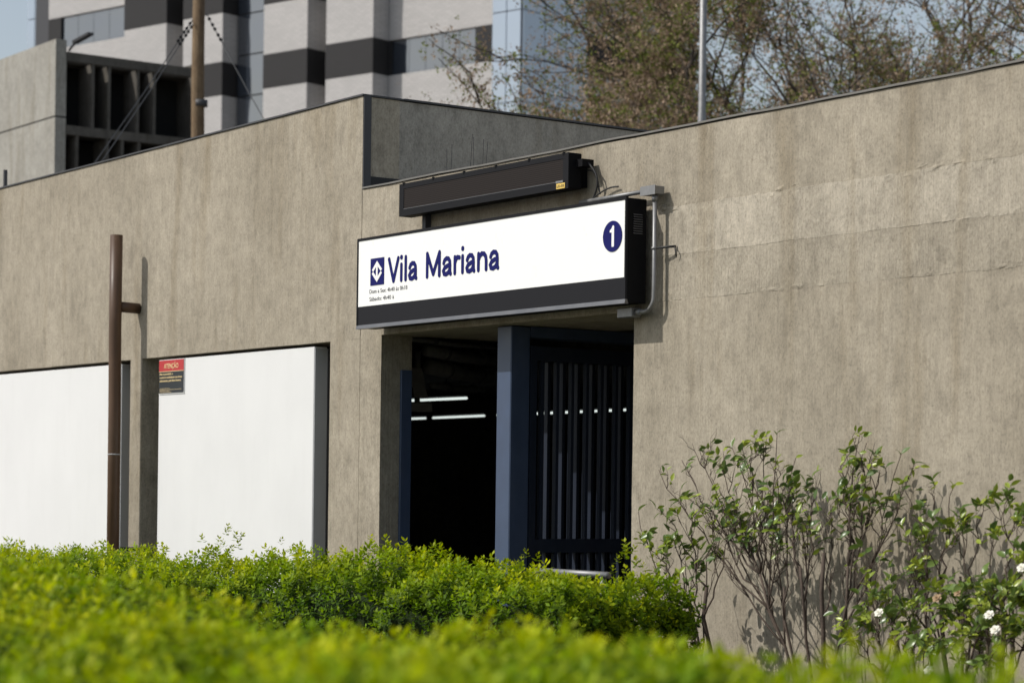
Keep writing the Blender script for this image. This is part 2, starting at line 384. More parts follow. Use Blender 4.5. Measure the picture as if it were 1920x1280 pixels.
def cast_wall(name, mat, x0, x1, z0, z1, seed):
    """one pour band: front grid whose edges near the pour joints are chipped, bulged and uneven"""
    zs = [z0]; z = z0
    while z < z1-.001:
        e = min(z-z0, z1-z); z = min(z1, z+(.007 if e < .045 else .05)); zs.append(z)
    nx = int((x1-x0)/.022); vs = []; fs = []
    for j, z in enumerate(zs):
        for i in range(nx+1):
            x = x0+(x1-x0)*i/nx; n = .6*vn(x*2.3, z*2.3, seed)+.4*vn(x*9, z*9, seed+1)
            y = YF[name]+.003*n
            for zj, side in ((z0, 0), (z1, 1)):
                if abs(zj-JZ[0]) > .01 and abs(zj-JZ[1]) > .01 and abs(zj-JZ[2]) > .01: continue
                d = abs(z-zj); k = math.exp(-(d/.026)**2)
                rough = vn(x*17, z*30, zj*7)+.6*vn(x*48, z*60, zj*3); lump = max(0, vn(x*3.1, zj*5, 2.2)+.15)
                y += -k*(.012*max(0, rough-.12)*(.15+lump*2.4))
            zz = z
            if j in (0, len(zs)-1) and 0 < j+1 and (abs(z-JZ[0]) < .01 or abs(z-JZ[1]) < .01 or abs(z-JZ[2]) < .01): zz += .005*vn(x*4, z*5, 1.1)+.006*vn(x*27, z*5, 4.1)
            vs.append((x, y, zz))
    W = nx+1; nz = len(zs)-1
    for j in range(nz):
        for i in range(nx): fs.append((j*W+i, j*W+i+1, (j+1)*W+i+1, (j+1)*W+i))
    o = len(vs); vs += [(x0, .3, z0), (x1, .3, z0), (x1, .3, z1), (x0, .3, z1)]
    fs += [(o+3, o+2, o+1, o), tuple([o, o+1]+list(range(nx, -1, -1))), tuple([o+2, o+3]+[nz*W+i for i in range(nx+1)]), tuple([o+3, o]+[j*W for j in range(nz+1)]), tuple([o+1, o+2]+[j*W+nx for j in range(nz, -1, -1)])]
    me = bpy.data.meshes.new(name); me.from_pydata(vs, [], fs); me.update(); return mk(name, me, mat, st)
def vn(a, b, c): return mnoise.noise(Vector((a, b, c)))
JZ = (2.705, 2.962, 3.238); YF = {'lower_wall': 0, 'rough_band': -.0010, 'mid_band': -.0022, 'top_band': -.0012}
cast_wall('lower_wall', M['conc'], XO1, -3.5, -.1, JZ[0], 7.3)
cast_wall('rough_band', M['conc_band2'], XO1+.002, -3.5, JZ[0], JZ[1], 8.3)
cast_wall('mid_band', M['conc_band'], XO1+.003, -3.5, JZ[1], JZ[2], 9.3)
cast_wall('top_band', M['conc'], XO1+.001, -3.5, JZ[2], ZL, 10.3)
# return wall of the tall block and its trims
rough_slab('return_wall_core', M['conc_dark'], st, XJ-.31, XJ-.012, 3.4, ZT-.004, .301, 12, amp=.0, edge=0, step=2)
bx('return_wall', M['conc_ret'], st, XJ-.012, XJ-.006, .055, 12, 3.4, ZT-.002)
bx('edge_flashing', M['flash'], st, XJ-.0045, XJ+.006, .003, .062, ZL-.1, ZT+.004)
bx('membrane_upturn', M['membrane'], st, XJ-.006, XJ+.004, .062, 12, 3.501, 3.775)
def coping(name, x0, x1, y0, y1, z, mat, h=.014, wav=.004):
    n = max(2, int((x1-x0)/.16)); vs = []; fs = []
    for i in range(n+1):
        x = x0+(x1-x0)*i/n; w = wav*mnoise.noise(Vector((x*1.7, z, 2)))+wav*.5*mnoise.noise(Vector((x*5, z, 4)))
        vs += [(x, y0, z+w), (x, y1, z+w), (x, y1, z+h+w), (x, y0, z+h+w)]
        if i:
            a = 4*i-4
            for k in range(4): fs.append((a+k, a+(k+1) % 4, a+4+(k+1) % 4, a+4+k))
    fs += [(0, 1, 2, 3), (4*n+3, 4*n+2, 4*n+1, 4*n)]
    MB().add(vs, fs).build(name, mat, st)
coping('tall_coping', -27.6, XJ+.008, -.012, .33, ZT+.004, M['flash'], .012, .002)
bx('return_coping', M['flash'], st, XJ-.32, XJ+.010, .331, 12.05, ZT+.005, ZT+.018)
coping('low_coping', XJ+.012, -3.5, -.012, .32, ZL+.006, M['coping'], .011, .006)
# volume behind the facade: roofs, rear and side walls, interior
bx('roof', M['conc_dark'], st, -27.5, XJ-.32, .305, 12, 4.0, 4.2)
bx('roof', M['conc_grey'], st, XJ-.002, -3.5, .305, 12, 3.35, 3.5)
bx('side_wall', M['conc_grey'], st, -27.5, -27.2, .305, 12, -.1, 3.995)
bx('side_wall', M['conc_grey'], st, -3.8, -3.5, .305, 12, -.1, 3.345)
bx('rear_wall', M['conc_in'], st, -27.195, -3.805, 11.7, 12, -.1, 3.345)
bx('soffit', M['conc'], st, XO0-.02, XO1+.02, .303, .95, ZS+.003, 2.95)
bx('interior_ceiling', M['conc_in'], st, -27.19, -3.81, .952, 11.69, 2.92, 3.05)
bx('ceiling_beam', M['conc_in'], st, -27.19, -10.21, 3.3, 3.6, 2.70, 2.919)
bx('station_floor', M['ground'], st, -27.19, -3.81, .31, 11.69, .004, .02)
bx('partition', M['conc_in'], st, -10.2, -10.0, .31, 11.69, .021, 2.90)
# white infill panels
pn = MB().bbox(-21.5, -17.375, .02, .128, .05, 2.617, b=.004).build('infill_panel', M['white'], st); pn['label'] = 'white painted board filling the long recess'
pn = MB().bbox(-16.675, -14.203, .02, .128, .05, 2.622, b=.004).build('infill_panel', M['white'], st); pn['label'] = 'white painted board between the concrete piers'
for xa in (-17.375, -14.203):
    bx('panel_edge_shade', M['panel_side'], st, xa+.001, xa+.006, .026, .128, .06, 2.61)  # grey strip paints shade onto the white board's right side
    bx('panel_frame', M['flash'], st, xa+.002, xa+.012, .1285, .15, .06, 2.61)

# ------------------------------------------------------------------ warning sign on the panel
ws = thing('warning_sign', (-16.44, .018, 2.35), 'small red and black ATENÇÃO notice at the corner of a white board', 'sign')
x0, x1, z0, z1 = -16.655, -16.225, 2.352, 2.615
bx('backing_plate', M['white'], ws, x0-.006, x1+.006, .013, .0195, z0-.008, z1+.004)
hd = bx('header', M['red'], ws, x0, x1, .010, .0128, z1-.088, z1)
tf = bx('text_field', M['ink'], ws, x0, x1, .010, .0128, z0, z1-.093)
bx('divider', M['cream'], ws, x0, x1, .0095, .0127, z1-.0925, z1-.0885)
textmesh('lettering', 'ATENÇÃO', M['cream'], hd, x0+.09, x1-.09, z1-.066, z1-.026, .0098, .004)
for k, (s, w) in enumerate((('Não é permitido o', .56), ('comércio ambulante nas áreas', .95), ('delimitadas pela faixa branca.', .92))):
    textmesh('lettering', s, M['cream'], tf, x0+.015, x0+.015+w*.41, z1-.118-k*.027, z1-.101-k*.027, .0098, .012)
for k, w in enumerate((.42, .92, .42, .5)):
    bx('fine_print', M['cream'], tf, x0+.015, x0+.015+w*.41, .0098, .0126, z0+.036-k*.010, z0+.038-k*.010)

# ------------------------------------------------------------------ brown pipe post
pw = on(262, 580, 'y', 0); PX = -17.008
pp = thing('pipe_post', (PX, -.21, 0), 'tall brown steel pipe post with short arm tied to the wall', 'post')
MB().tube([(PX+.006, -.21, 0), (PX+.002, -.21, 2.2), (PX-.004, -.212, 2.9), (PX-.004, -.21, 3.64)], .051, 24).build('pipe', M['brown'], pp, True)
MB().tube([(PX-.004, -.17, 3.06), (PX-.004, -.002, 3.055)], .043, 20).build('arm', M['brown'], pp, True)
MB().tube([(PX+.003, -.21, 1.858), (PX+.003, -.21, 1.866)], .0525, 24).build('paint_ring', M['panel_side'], pp, True)
bx('foot_clamp', M['black'], pp, PX+.03, PX+.22, -.16, -.02, 1.08, 1.11)

# ------------------------------------------------------------------ station sign
sg = thing('station_sign', (-11.79, -.12, 2.68), 'long white sign reading Vila Mariana with blue number disc', 'sign')
SX0, SX1, SF = -13.262, -10.307, -.2
bx('housing', M['black'], sg, SX0+.004, SX1-.002, SF+.013, -.05, 2.692, 3.292, b=.004)
fp = bx('face_panel', M['sign_white'], sg, SX0+.016, SX1-.012, SF, SF+.012, 2.836, 3.279)
bx('lower_band', M['sign_band'], sg, SX0+.016, SX1-.012, SF, SF+.012, 2.712, 2.8355)
bx('top_frame', M['sign_dark'], sg, SX0, SX1, SF-.004, SF+.012, 3.2795, 3.297)
bx('side_frame', M['sign_dark'], sg, SX0, SX0+.0155, SF-.004, SF+.012, 2.7115, 3.279)
bx('side_frame', M['sign_band'], sg, SX1-.0115, SX1, SF-.004, SF+.012, 2.7115, 3.279)
MB().hexa([(SX0, SF-.008, 2.686), (SX1, SF-.008, 2.686), (SX1, SF+.02, 2.684), (SX0, SF+.02, 2.684), (SX0, SF-.001, 2.711), (SX1, SF-.001, 2.711), (SX1, SF+.012, 2.711), (SX0, SF+.012, 2.711)]).build('bottom_trim', M['trim'], sg)
for bxx in (-12.9, -11.8, -10.7):
    bx('wall_bracket', M['black'], sg, bxx, bxx+.06, -.049, .004, 2.80, 3.2)
for k in range(9):
    z = 3.20-k*.0135
    MB().hexa([(SX1-.002, -.15, z), (SX1+.004, -.15, z-.004), (SX1+.004, -.085, z-.004), (SX1-.002, -.085, z), (SX1-.002, -.15, z+.003), (SX1+.004, -.15, z-.001), (SX1+.004, -.085, z-.001), (SX1-.002, -.085, z+.003)]).build('vent_slat', M['trim'], sg)
SW = .0290
def stroke(m, pts, y, w=SW):
    """flat round-ended stroke through (x, z) points"""
    r = w/2; n = len(pts); L_, R_ = [], []
    for i, (x, z) in enumerate(pts):
        a = pts[max(0, i-1)]; b = pts[min(n-1, i+1)]; d = Vector((b[0]-a[0], b[1]-a[1])).normalized(); nn = Vector((-d.y, d.x))
        c = 1.
        if 0 < i < n-1:
            d1 = Vector((x-a[0], z-a[1])).normalized(); c = max(.5, d1.dot(d))
        L_.append((x+nn.x*r/c, z+nn.y*r/c)); R_.append((x-nn.x*r/c, z-nn.y*r/c))
    def cap(p, q):
        cx, cz = (p[0]+q[0])/2, (p[1]+q[1])/2; a0 = math.atan2(p[1]-cz, p[0]-cx); return [(cx+r*math.cos(a0-math.pi*k/8), cz+r*math.sin(a0-math.pi*k/8)) for k in range(1, 8)]
    m.poly_prism(L_+cap(L_[-1], R_[-1])+R_[::-1]+cap(R_[0], L_[0]), y-.002, y)
def glyph(ch, xa, xb, zb, cap, xh):
    m = MB(); h = SW/2; y = SF-.0006; W = xb-xa; X = lambda u: xa+h+(W-SW)*u; Zc = lambda v: zb+h+(cap-SW)*v; Zx = lambda v: zb+h+(xh-SW)*v
    if ch == 'V': stroke(m, [(X(0), Zc(1)), (X(.5), Zc(0))], y); stroke(m, [(X(.5), Zc(0)), (X(1), Zc(1))], y-.0003)
    if ch == 'l': stroke(m, [(X(.5), Zc(0)), (X(.5), Zc(1))], y)
    if ch == 'i':
        stroke(m, [(X(.5), Zx(0)), (X(.5), Zx(1))], y); c = (X(.5), zb+cap-.012)
        m.disc_prism(c[0], c[1], .0165, y-.002, y, 20)
    if ch == 'M':
        for k, (p, q) in enumerate((((0, 0), (0, 1)), ((0, 1), (.5, .08)), ((.5, .08), (1, 1)), ((1, 1), (1, 0)))): stroke(m, [(X(p[0]), Zc(p[1])), (X(q[0]), Zc(q[1]))], y-.0003*k)
    if ch == 'r':
        stroke(m, [(X(0), Zx(0)), (X(0), Zx(1))], y); stroke(m, [(X(0), Zx(.62)), (X(.25), Zx(.86)), (X(.55), Zx(.98)), (X(1), Zx(.95))], y-.0003)
    if ch == 'n':
        stroke(m, [(X(0), Zx(0)), (X(0), Zx(1))], y)
        stroke(m, [(X(0), Zx(.62)), (X(.15), Zx(.84)), (X(.42), Zx(1)), (X(.72), Zx(.97)), (X(.93), Zx(.8)), (X(1), Zx(.55)), (X(1), Zx(0))], y-.0003)
    if ch == 'a':
        stroke(m, [(X(.06), Zx(.72)), (X(.18), Zx(.9)), (X(.42), Zx(1)), (X(.70), Zx(.97)), (X(.88), Zx(.8)), (X(.92), Zx(.55)), (X(.92), Zx(.14)), (X(1), Zx(0))], y)
        stroke(m, [(X(.92), Zx(.58)), (X(.55), Zx(.52)), (X(.2), Zx(.42)), (X(.02), Zx(.22)), (X(.12), Zx(.05)), (X(.38), Zx(0)), (X(.68), Zx(.08)), (X(.90), Zx(.3))], y-.0003)
    m.build('letter', M['blue'], fp)
def sxp(px): return onY(px, 500, SF).x
for ch, a_, b_ in (('V', 727.6, 749.2), ('i', 750.4, 755.4), ('l', 758.4, 763.6), ('a', 765.5, 783), ('M', 799, 826.5), ('a', 829, 847.5), ('r', 850.7, 863.8), ('i', 865, 870), ('a', 872.8, 891.5), ('n', 894.8, 914.2), ('a', 916.6, 936.3)):
    glyph(ch, sxp(a_), sxp(b_), 2.968, .176, .130)
textmesh('lettering', 'Dom a Sex: 4h40 às 0h18', M['grey_ink'], fp, -13.1, -12.628, 2.917, 2.945, SF-.0005, .004, .001)
textmesh('lettering', 'Sábado: 4h40 à', M['grey_ink'], fp, -13.1, -12.79, 2.866, 2.894, SF-.0005, .004, .001)
lq = bx('logo_square', M['blue'], sg, -13.088, -12.917, SF-.003, SF-.0005, 2.969, 3.150)
def lg(pts): return [(-13.088+.171*u, 3.150-.181*v) for u, v in pts]
lm = MB()
lm.poly_prism(lg([(.5, .11), (.5, .27), (.22, .50), (.13, .43)]), SF-.005, SF-.0035)
lm.poly_prism(lg([(.5, .11), (.87, .43), (.78, .50), (.5, .27)]), SF-.005, SF-.0035)
lm.poly_prism(lg([(.13, .57), (.22, .50), (.5, .73), (.5, .89)]), SF-.0053, SF-.0035)
lm.poly_prism(lg([(.78, .50), (.87, .57), (.5, .89), (.5, .73)]), SF-.0053, SF-.0035)
lm.poly_prism(lg([(.44, .2), (.56, .2), (.56, .8), (.44, .8)]), SF-.0056, SF-.0035)
lm.build('logo_arrows', M['sign_white'], lq)
nd_ = MB().disc_prism(-10.434, 3.079, .0895, SF-.004, SF-.0006).build('number_disc', M['blue'], sg)
MB().poly_prism([(-10.4275+a, 3.0795+b) for a, b in ((-.011, -.057), (-.008, -.062), (.008, -.062), (.011, -.057), (.011, .055), (.007, .061), (-.002, .061), (-.008, .052), (-.016, .042), (-.027, .036), (-.030, .030), (-.028, .022), (-.011, .022))], SF-.0052, SF-.0042).build('number', M['sign_white'], nd_)

# ------------------------------------------------------------------ LED display above the sign
ld = thing('led_display', (-11.85, -.12, 3.40), 'long black LED message board mounted above the white sign', 'display')
LX0, LX1, LF, LB, LZ0, LZ1 = -12.79, -10.914, -.17, -.07, 3.408, 3.622
bx('housing', M['black'], ld, LX0, LX1, LF+.008, LB, LZ0, LZ1, b=.004)
bx('screen', M['screen'], ld, LX0+.055, LX1-.055, LF+.003, LF+.0075, LZ0+.045, LZ1-.035)
bx('bezel', M['sign_dark'], ld, LX0, LX1, LF, LF+.0078, LZ1-.034, LZ1)
bx('bezel', M['sign_dark'], ld, LX0, LX1, LF, LF+.0078, LZ0, LZ0+.044)
bx('bezel', M['sign_dark'], ld, LX0, LX0+.054, LF, LF+.0078, LZ0+.0445, LZ1-.0345)
bx('bezel', M['sign_dark'], ld, LX1-.054, LX1, LF, LF+.0078, LZ0+.0445, LZ1-.0345)
bx('screen_edge', M['trim'], ld, LX0+.055, LX1-.055, LF-.001, LF+.0077, LZ0+.0445, LZ0+.0475)
for k in range(6):
    xx = LX0+.05+k*(LX1-LX0-.1)/5
    bx('clip', M['black'], ld, xx-.007, xx+.007, LF-.003, LF+.01, LZ1-.012, LZ1+.006)
for xx in (-12.74, -11.9, -11.0):
    bx('wall_bracket', M['black'], ld, xx, xx+.05, LB+.001, .004, LZ0+.02, LZ1-.06)
bx('support_post', M['flash'], ld, -12.70, -12.66, -.045, .003, 3.30, LZ0+.05)
bx('side_box', M['black'], ld, LX1+.001, LX1+.065, -.115, -.03, LZ1-.085, LZ1-.04)
tp_ = bx('tag_plate', M['yellow'], ld, LX1-.115, LX1-.03, LF-.003, LF-.0005, LZ0+.004, LZ0+.036)
bx('tag_strip', M['galv'], ld, LX1-.122, LX1-.05, LF-.003, LF-.0005, LZ0+.04, LZ0+.052)
textmesh('tag_lettering', 'LD-03', M['ink'], tp_, LX1-.108, LX1-.038, LZ0+.012, LZ0+.028, LF-.0032, .01, .001)
def arc(p, q, sag, n=12, side=Vector((0, 0, -1))):
    p, q = Vector(p), Vector(q); return [p.lerp(q, i/n)+Vector(side)*sag*math.sin(math.pi*i/n) for i in range(n+1)]
MB().tube(arc((LX1+.06, -.07, LZ1-.06), (LX1+.02, -.03, 3.30), .09, side=(1, 0, .15)), .006, 8).build('cable', M['wire'], ld, True)
MB().tube(arc((LX1+.03, -.05, LZ1-.10), (LX1+.13, -.03, 3.37), .05, side=(.3, 0, .9)), .005, 8).build('cable', M['wire'], ld, True)

# ------------------------------------------------------------------ conduit at the right of the sign
cn = thing('electrical_conduit', (-10.2, -.07, 2.64), 'grey conduit with junction boxes bending around the sign end', 'conduit')
jb = bx('junction_box', M['galv'], cn, -10.305, -10.175, -.098, -.03, 3.309, 3.356, b=.003)
bx('box_lid', M['galv'], jb, -10.308, -10.172, -.1035, -.0985, 3.306, 3.359)
MB().tube([(-10.95, -.05, 3.335), (-10.326, -.06, 3.338)], .0125, 12).build('pipe', M['galv'], cn, True)
bend = [(-10.212, -.07, 3.306), (-10.21, -.07, 2.80)]+[(-10.21-.085*(1-math.cos(a)), -.07, 2.73-.085*math.sin(a)) for a in [k*math.pi/16 for k in range(1, 9)]]+[(-10.36, -.07, 2.645)]
MB().tube(bend, .0135, 14).build('pipe', M['galv'], cn, True)
MB().tube([(-10.212, -.07, 3.305), (-10.212, -.07, 3.27)], .019, 14).build('coupling', M['galv'], cn, True)
MB().tube([(-10.33, -.07, 2.645), (-10.37, -.07, 2.645)], .019, 14).build('coupling', M['galv'], cn, True)
bx('end_box', M['galv'], cn, -10.51, -10.372, -.105, -.035, 2.617, 2.672, b=.004)
MB().tube([(-10.212, -.07, 2.996), (-10.212, -.07, 3.008)], .019, 12).build('clamp', M['galv'], cn, True)
MB().tube([(-10.205, -.066, 3.002), (-10.12, -.05, 3.004), (-10.09, -.01, 3.008)], .007, 8).build('clamp_arm', M['wire'], cn, True)
MB().tube([(-10.09, -.02, 3.005), (-10.07, -.03, 2.98), (-10.075, -.02, 2.945)], .004, 6).build('loose_wire', M['wire'], cn, True)
MB().tube(arc((-10.88, -.04, 3.335), (-10.62, -.02, 3.40), .05, side=(.4, 0, .5)), .005, 6).build('loose_wire', M['wire'], cn, True)

# wire spikes on the low roof edge
for i, px in enumerate((838, 846, 882, 888, 905, 911)):
    p = onY(px, 300, .05)
    h = (.16, .18, .22, .2, .17, .15)[i]
    o = MB().tube([(p.x, .05, ZL+.015), (p.x+.012*(i % 3-1), .055, ZL+.02+h)], .0022, 5).build('wire_spike', M['wire'])
    tag(o, 'thin upright wire on the roof edge above the LED board', 'wire', 'wires on the roof edge')
p = onY(10, 335, 1.2)
o = MB().tube([(p.x, 1.2, 4.195), (p.x, 1.2, onY(10, 319, 1.2).z)], .022, 14).build('vent_pipe', M['flash']); tag(o, 'short dark pipe standing on the tall flat roof', 'pipe')

# ------------------------------------------------------------------ entrance: column, gates, camera, pipes, tubes
CX0, CX1, CY = -12.020, -11.864, .10
co = thing('entrance_column', (-11.94, .17, 0), 'square navy steel column standing in the entrance opening', 'column')
bx('shaft', M['navy'], co, CX0, CX1, CY, CY+.15, .02, 2.655, b=.006)
bx('base_plate', M['navy'], co, CX0-.03, CX1+.03, CY-.03, CY+.18, .0205, .032)
def gate(name, x, y0, y1, ztop, label, step=.12, off=0, beam=True, grp=None):
    gt = thing(name, (x, (y0+y1)/2, .02), label, 'gate', grp)
    w = .037
    bx('top_rail', M['navy_d'], gt, x-w-.004, x+.004, y0+.05, y1-.05, ztop-.09, ztop)
    bx('middle_rail', M['navy_d'], gt, x-w-.004, x+.004, y0+.05, y1-.05, 1.212, 1.298)
    bx('bottom_rail', M['navy_d'], gt, x-w-.004, x+.004, y0+.05, y1-.05, .10, .18)
    bx('stile', M['navy_d'], gt, x-w-.006, x+.006, y0, y0+.0495, .08, ztop+.002)
    bx('stile', M['navy_d'], gt, x-w-.006, x+.006, y1-.0495, y1, .08, ztop+.002)
    bm1 = MB().box(-w/2, w/2, -.011, .011, 1.2985, ztop-.0905); bm2 = MB().box(-w/2, w/2, -.011, .011, .1805, 1.2115)
    me1 = bpy.data.meshes.new('bar'); me1.from_pydata(bm1.v, [], bm1.f); me2 = bpy.data.meshes.new('bar'); me2.from_pydata(bm2.v, [], bm2.f)
    y = y0+.10+off
    while y < y1-.07:
        for me in (me1, me2):
            mk('bar', me, M['navy_d'], gt, loc=(x-w/2, y, 0))
        y += step
    return gt
gate('entrance_gate', CX1-.002, CY+.155, 1.95, 2.532, 'navy barred gate leaf opened inward behind the square column', .12)
gate('entrance_gate', CX1-.098, CY+.155, 1.95, 2.532, 'navy barred gate leaf folded back behind its twin beside the column', .12)
o = MB().bbox(-13.2575, -13.236, .150, .236, .02, 2.425, b=.003).build('gate_stop', M['navy']); tag(o, 'narrow navy steel strip fixed to the shaded concrete door jamb', 'gate stop')
o = bx('gate_beam', M['navy'], None, CX0, CX1-.001, CY+.152, 2.2, 2.588, 2.657); tag(o, 'navy steel beam under the entrance soffit above the open gate', 'beam')

sc = thing('security_camera', (-13.25, 1.2, 2.1), 'grey surveillance camera housing on a ceiling drop pole inside the entrance', 'camera')
pc = onY(783, 690, 1.2)
MB().tube([(pc.x, 1.2, 2.66), (pc.x, 1.2, 2.24)], .022, 12).build('drop_pole', M['galv_dull'], sc, True)
bx('housing', M['galv_dull'], sc, pc.x-.075, pc.x+.07, 1.1, 1.3, 2.20, 2.27, b=.008)
MB().hexa([(pc.x+.05, 1.1, 2.33), (pc.x+.15, 1.08, 2.30), (pc.x+.15, 1.2, 2.30), (pc.x+.05, 1.22, 2.33), (pc.x+.0, 1.1, 2.50), (pc.x+.06, 1.08, 2.53), (pc.x+.06, 1.2, 2.53), (pc.x+.0, 1.22, 2.50)]).build('hood', M['galv_dull'], sc)
for i, (a, ya, b, yb, r) in enumerate((((772, 636), 1.15, (932, 651), 2.3, .018), ((800, 657), 1.3, (925, 676), 2.6, .045), ((806, 688), 1.6, (918, 706), 3.0, .06), ((812, 722), 2.2, (905, 730), 3.4, .03))):
    p, q = onY(*a, ya), onY(*b, yb)
    lab = ('thin conduit running along the dark entrance ceiling', 'grey duct under the dark entrance ceiling', 'thick lagged pipe hung below the ceiling duct', 'thin lower pipe beneath the thick lagged pipe')[i]
    t = thing('ceiling_pipe', p.lerp(q, .5), lab, 'pipe')
    pr = MB().tube([p, p.lerp(q, .5)+Vector((0, 0, -.01)), q], r, 14).build('pipe_run', M['galv_dull'], t, True)
    for f in (.25, .8):
        c_ = p.lerp(q, f); d_ = (q-p).normalized()
        MB().tube([c_-d_*.02, c_+d_*.02], r+.012, 14).build('collar', M['coping'], pr, True)
        MB().tube([c_, Vector((c_.x, c_.y, 2.93))], .005, 6).build('hanger', M['wire'], t)
def tube_light(p, q, label):
    p, q = Vector(p), Vector(q); t = thing('fluorescent_light', p.lerp(q, .5), label, 'lamp', 'lit tube lights inside the station')
    MB().tube([p, q], .0125, 10).build('tube', M['tube'], t, True)
    d = Vector((0, 0, .03))
    MB().tube([p+d, q+d], .014, 8).build('fitting', M['frame'], t)
    m = MB(); m.tube([p.lerp(q, .1)+d, p.lerp(q, .1)+Vector((0, 0, .42))], .004, 5); m.build('hanger', M['wire'], t)
    m = MB(); m.tube([p.lerp(q, .9)+d, p.lerp(q, .9)+Vector((0, 0, .42))], .004, 5); m.build('hanger', M['wire'], t)
lab_t = 'lit fluorescent tube of the row glimpsed between the navy gate bars'
a, b = on(740, 751.8, 'z', 2.5), on(875, 746, 'z', 2.5); tube_light(a, b, 'lit fluorescent tube behind the surveillance camera, set nearer the entrance than the row')
a, b = on(812, 783, 'z', 2.5), on(908, 779, 'z', 2.5); tube_light(a, b, 'whole lit fluorescent tube hanging in the dark hall beside the navy column')
dd = (b-a); ln = dd.length; dd.normalize()
tube_light(a-dd*(ln+.19), a-dd*.19, 'lit fluorescent tube half hidden behind the concrete door jamb')
s = b+dd*.3
for k in range(4):
    tube_light(s+dd*k*(ln+.08), s+dd*(k*(ln+.08)+ln), lab_t)

# handrail and block glimpsed behind the hedge
hr = thing('handrail', (-10.9, -.55, 0), 'low galvanised handrail glimpsed behind the hedge by the gate', 'handrail')
p = onY(1060, 1073, -.55); q = onY(1100, 1071, -.55)
MB().tube([(p.x-.3, -.55, p.z), (q.x+.2, -.55, p.z)], .02, 12).build('rail', M['galv'], hr, True)
for xx in (p.x-.25, q.x+.15): MB().tube([(xx, -.55, 0), (xx, -.55, p.z-.01)], .018, 10).build('post', M['galv'], hr, True)

# ------------------------------------------------------------------ louvred concrete building
c0 = atZ(105, 73, 55); BY = c0.y; BXc = c0.x; BZ = c0.z
bb = thing('louvred_building', (BXc-4, BY+2, 0), 'concrete block with deep vertical louvre fins on its side', 'building')
jz = atZ(108, 218, 55).z
bx('front_slab', M['conc_grey'], bb, BXc-10, BXc, BY, BY+.28, 0, jz-.02)
bx('front_slab', M['conc_grey'], bb, BXc-10, BXc, BY, BY+.28, jz+.02, BZ)
bx('joint', M['gap'], bb, BXc-10, BXc-.01, BY+.02, BY+.26, jz-.019, jz+.019)
BD = 3.75
bx('end_wall', M['conc_shade'], bb, BXc-2.2, BXc+.02, BY+BD, BY+BD+.22, 0, BZ-.15)
bx('rear_wall', M['conc_shade'], bb, BXc-2.4, BXc-2.2, BY+.285, BY+BD+.22, 0, BZ-.5)
bx('roof', M['conc_shade'], bb, BXc-9.9, BXc-.42, BY+.285, BY+BD-.003, BZ-.46, BZ-.30)
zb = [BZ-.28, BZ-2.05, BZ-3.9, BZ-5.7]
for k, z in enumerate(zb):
    bx('beam', M['conc_shade'], bb, BXc-.11, BXc+.03, BY+.29, BY+BD-.002, z-.22, z)
    if k: bx('floor', M['conc_shade'], bb, BXc-2.19, BXc-.115, BY+.29, BY+BD-.002, z-.14, z-.04)
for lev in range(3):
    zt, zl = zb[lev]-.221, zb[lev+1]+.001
    bx('shade_screen', M['gap'], bb, BXc-1.1, BXc-1.0, BY+.29, BY+BD-.003, zl, zt)  # added black sheet that keeps the space behind the fins dark
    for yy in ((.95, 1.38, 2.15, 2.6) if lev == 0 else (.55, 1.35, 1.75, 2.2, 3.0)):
        bx('fin', M['conc_shade'], bb, BXc-.75, BXc, BY+yy, BY+yy+.07, zl, zt)
fl = thing('floodlight', (BXc+.2, BY+.4, BZ-.1), 'slim dark floodlight angled over the louvred block roof', 'floodlight')
MB().tube([(BXc-.02, BY+.35, BZ-.24), (BXc+.22, BY+.45, BZ-.02)], .03, 8).build('arm', M['flash'], fl)
MB().hexa([(BXc+.15, BY+.35, BZ-.09), (BXc+.50, BY+.6, BZ+.10), (BXc+.50, BY+.75, BZ+.10), (BXc+.15, BY+.5, BZ-.09), (BXc+.15, BY+.35, BZ-.02), (BXc+.50, BY+.6, BZ+.16), (BXc+.50, BY+.75, BZ+.16), (BXc+.15, BY+.5, BZ-.02)]).build('lamp_head', M['flash'], fl)

# ------------------------------------------------------------------ wooden utility pole with guy wires
pb = atZ(375, 250, 42); pt = atZ(374, -60, 42)
wp = thing('utility_pole', (pb.x, pb.y, 0), 'weathered wooden utility pole with black guy wires and insulators', 'pole')
MB().tube([(pb.x, pb.y, 0), (pb.x+.02, pb.y, 5), (pt.x-.01, pt.y, 9), (pt.x, pt.y, 12.5)], [.15, .135, .118, .10], 18).build('shaft', M['wood'], wp, True)
MB().tube([(pb.x+.012, pb.y, 8.6), (pb.x+.012, pb.y, 8.72)], .128, 18).build('band', M['flash'], wp, True)
for (a, b, za, zb2) in (((361, 38), (150, 345), 42, 30), ((363, 45), (162, 345), 42, 29.5), ((388, 28), (560, 340), 42, 36)):
    A, B = atZ(*a, za), atZ(*b, zb2)
    gw = MB().tube([A, A.lerp(B, .5)+Vector((0, 0, -.03)), B], .009, 5).build('guy_wire', M['wire'], wp)
    for t in (.03, .07, .10, .14, .17):
        p = A.lerp(B, t); d = (B-A).normalized()
        MB().tube([p-d*.05, p-d*.02, p+d*.02, p+d*.05], [.012, .03, .03, .012], 8).build('insulator', M['black'], gw, True)

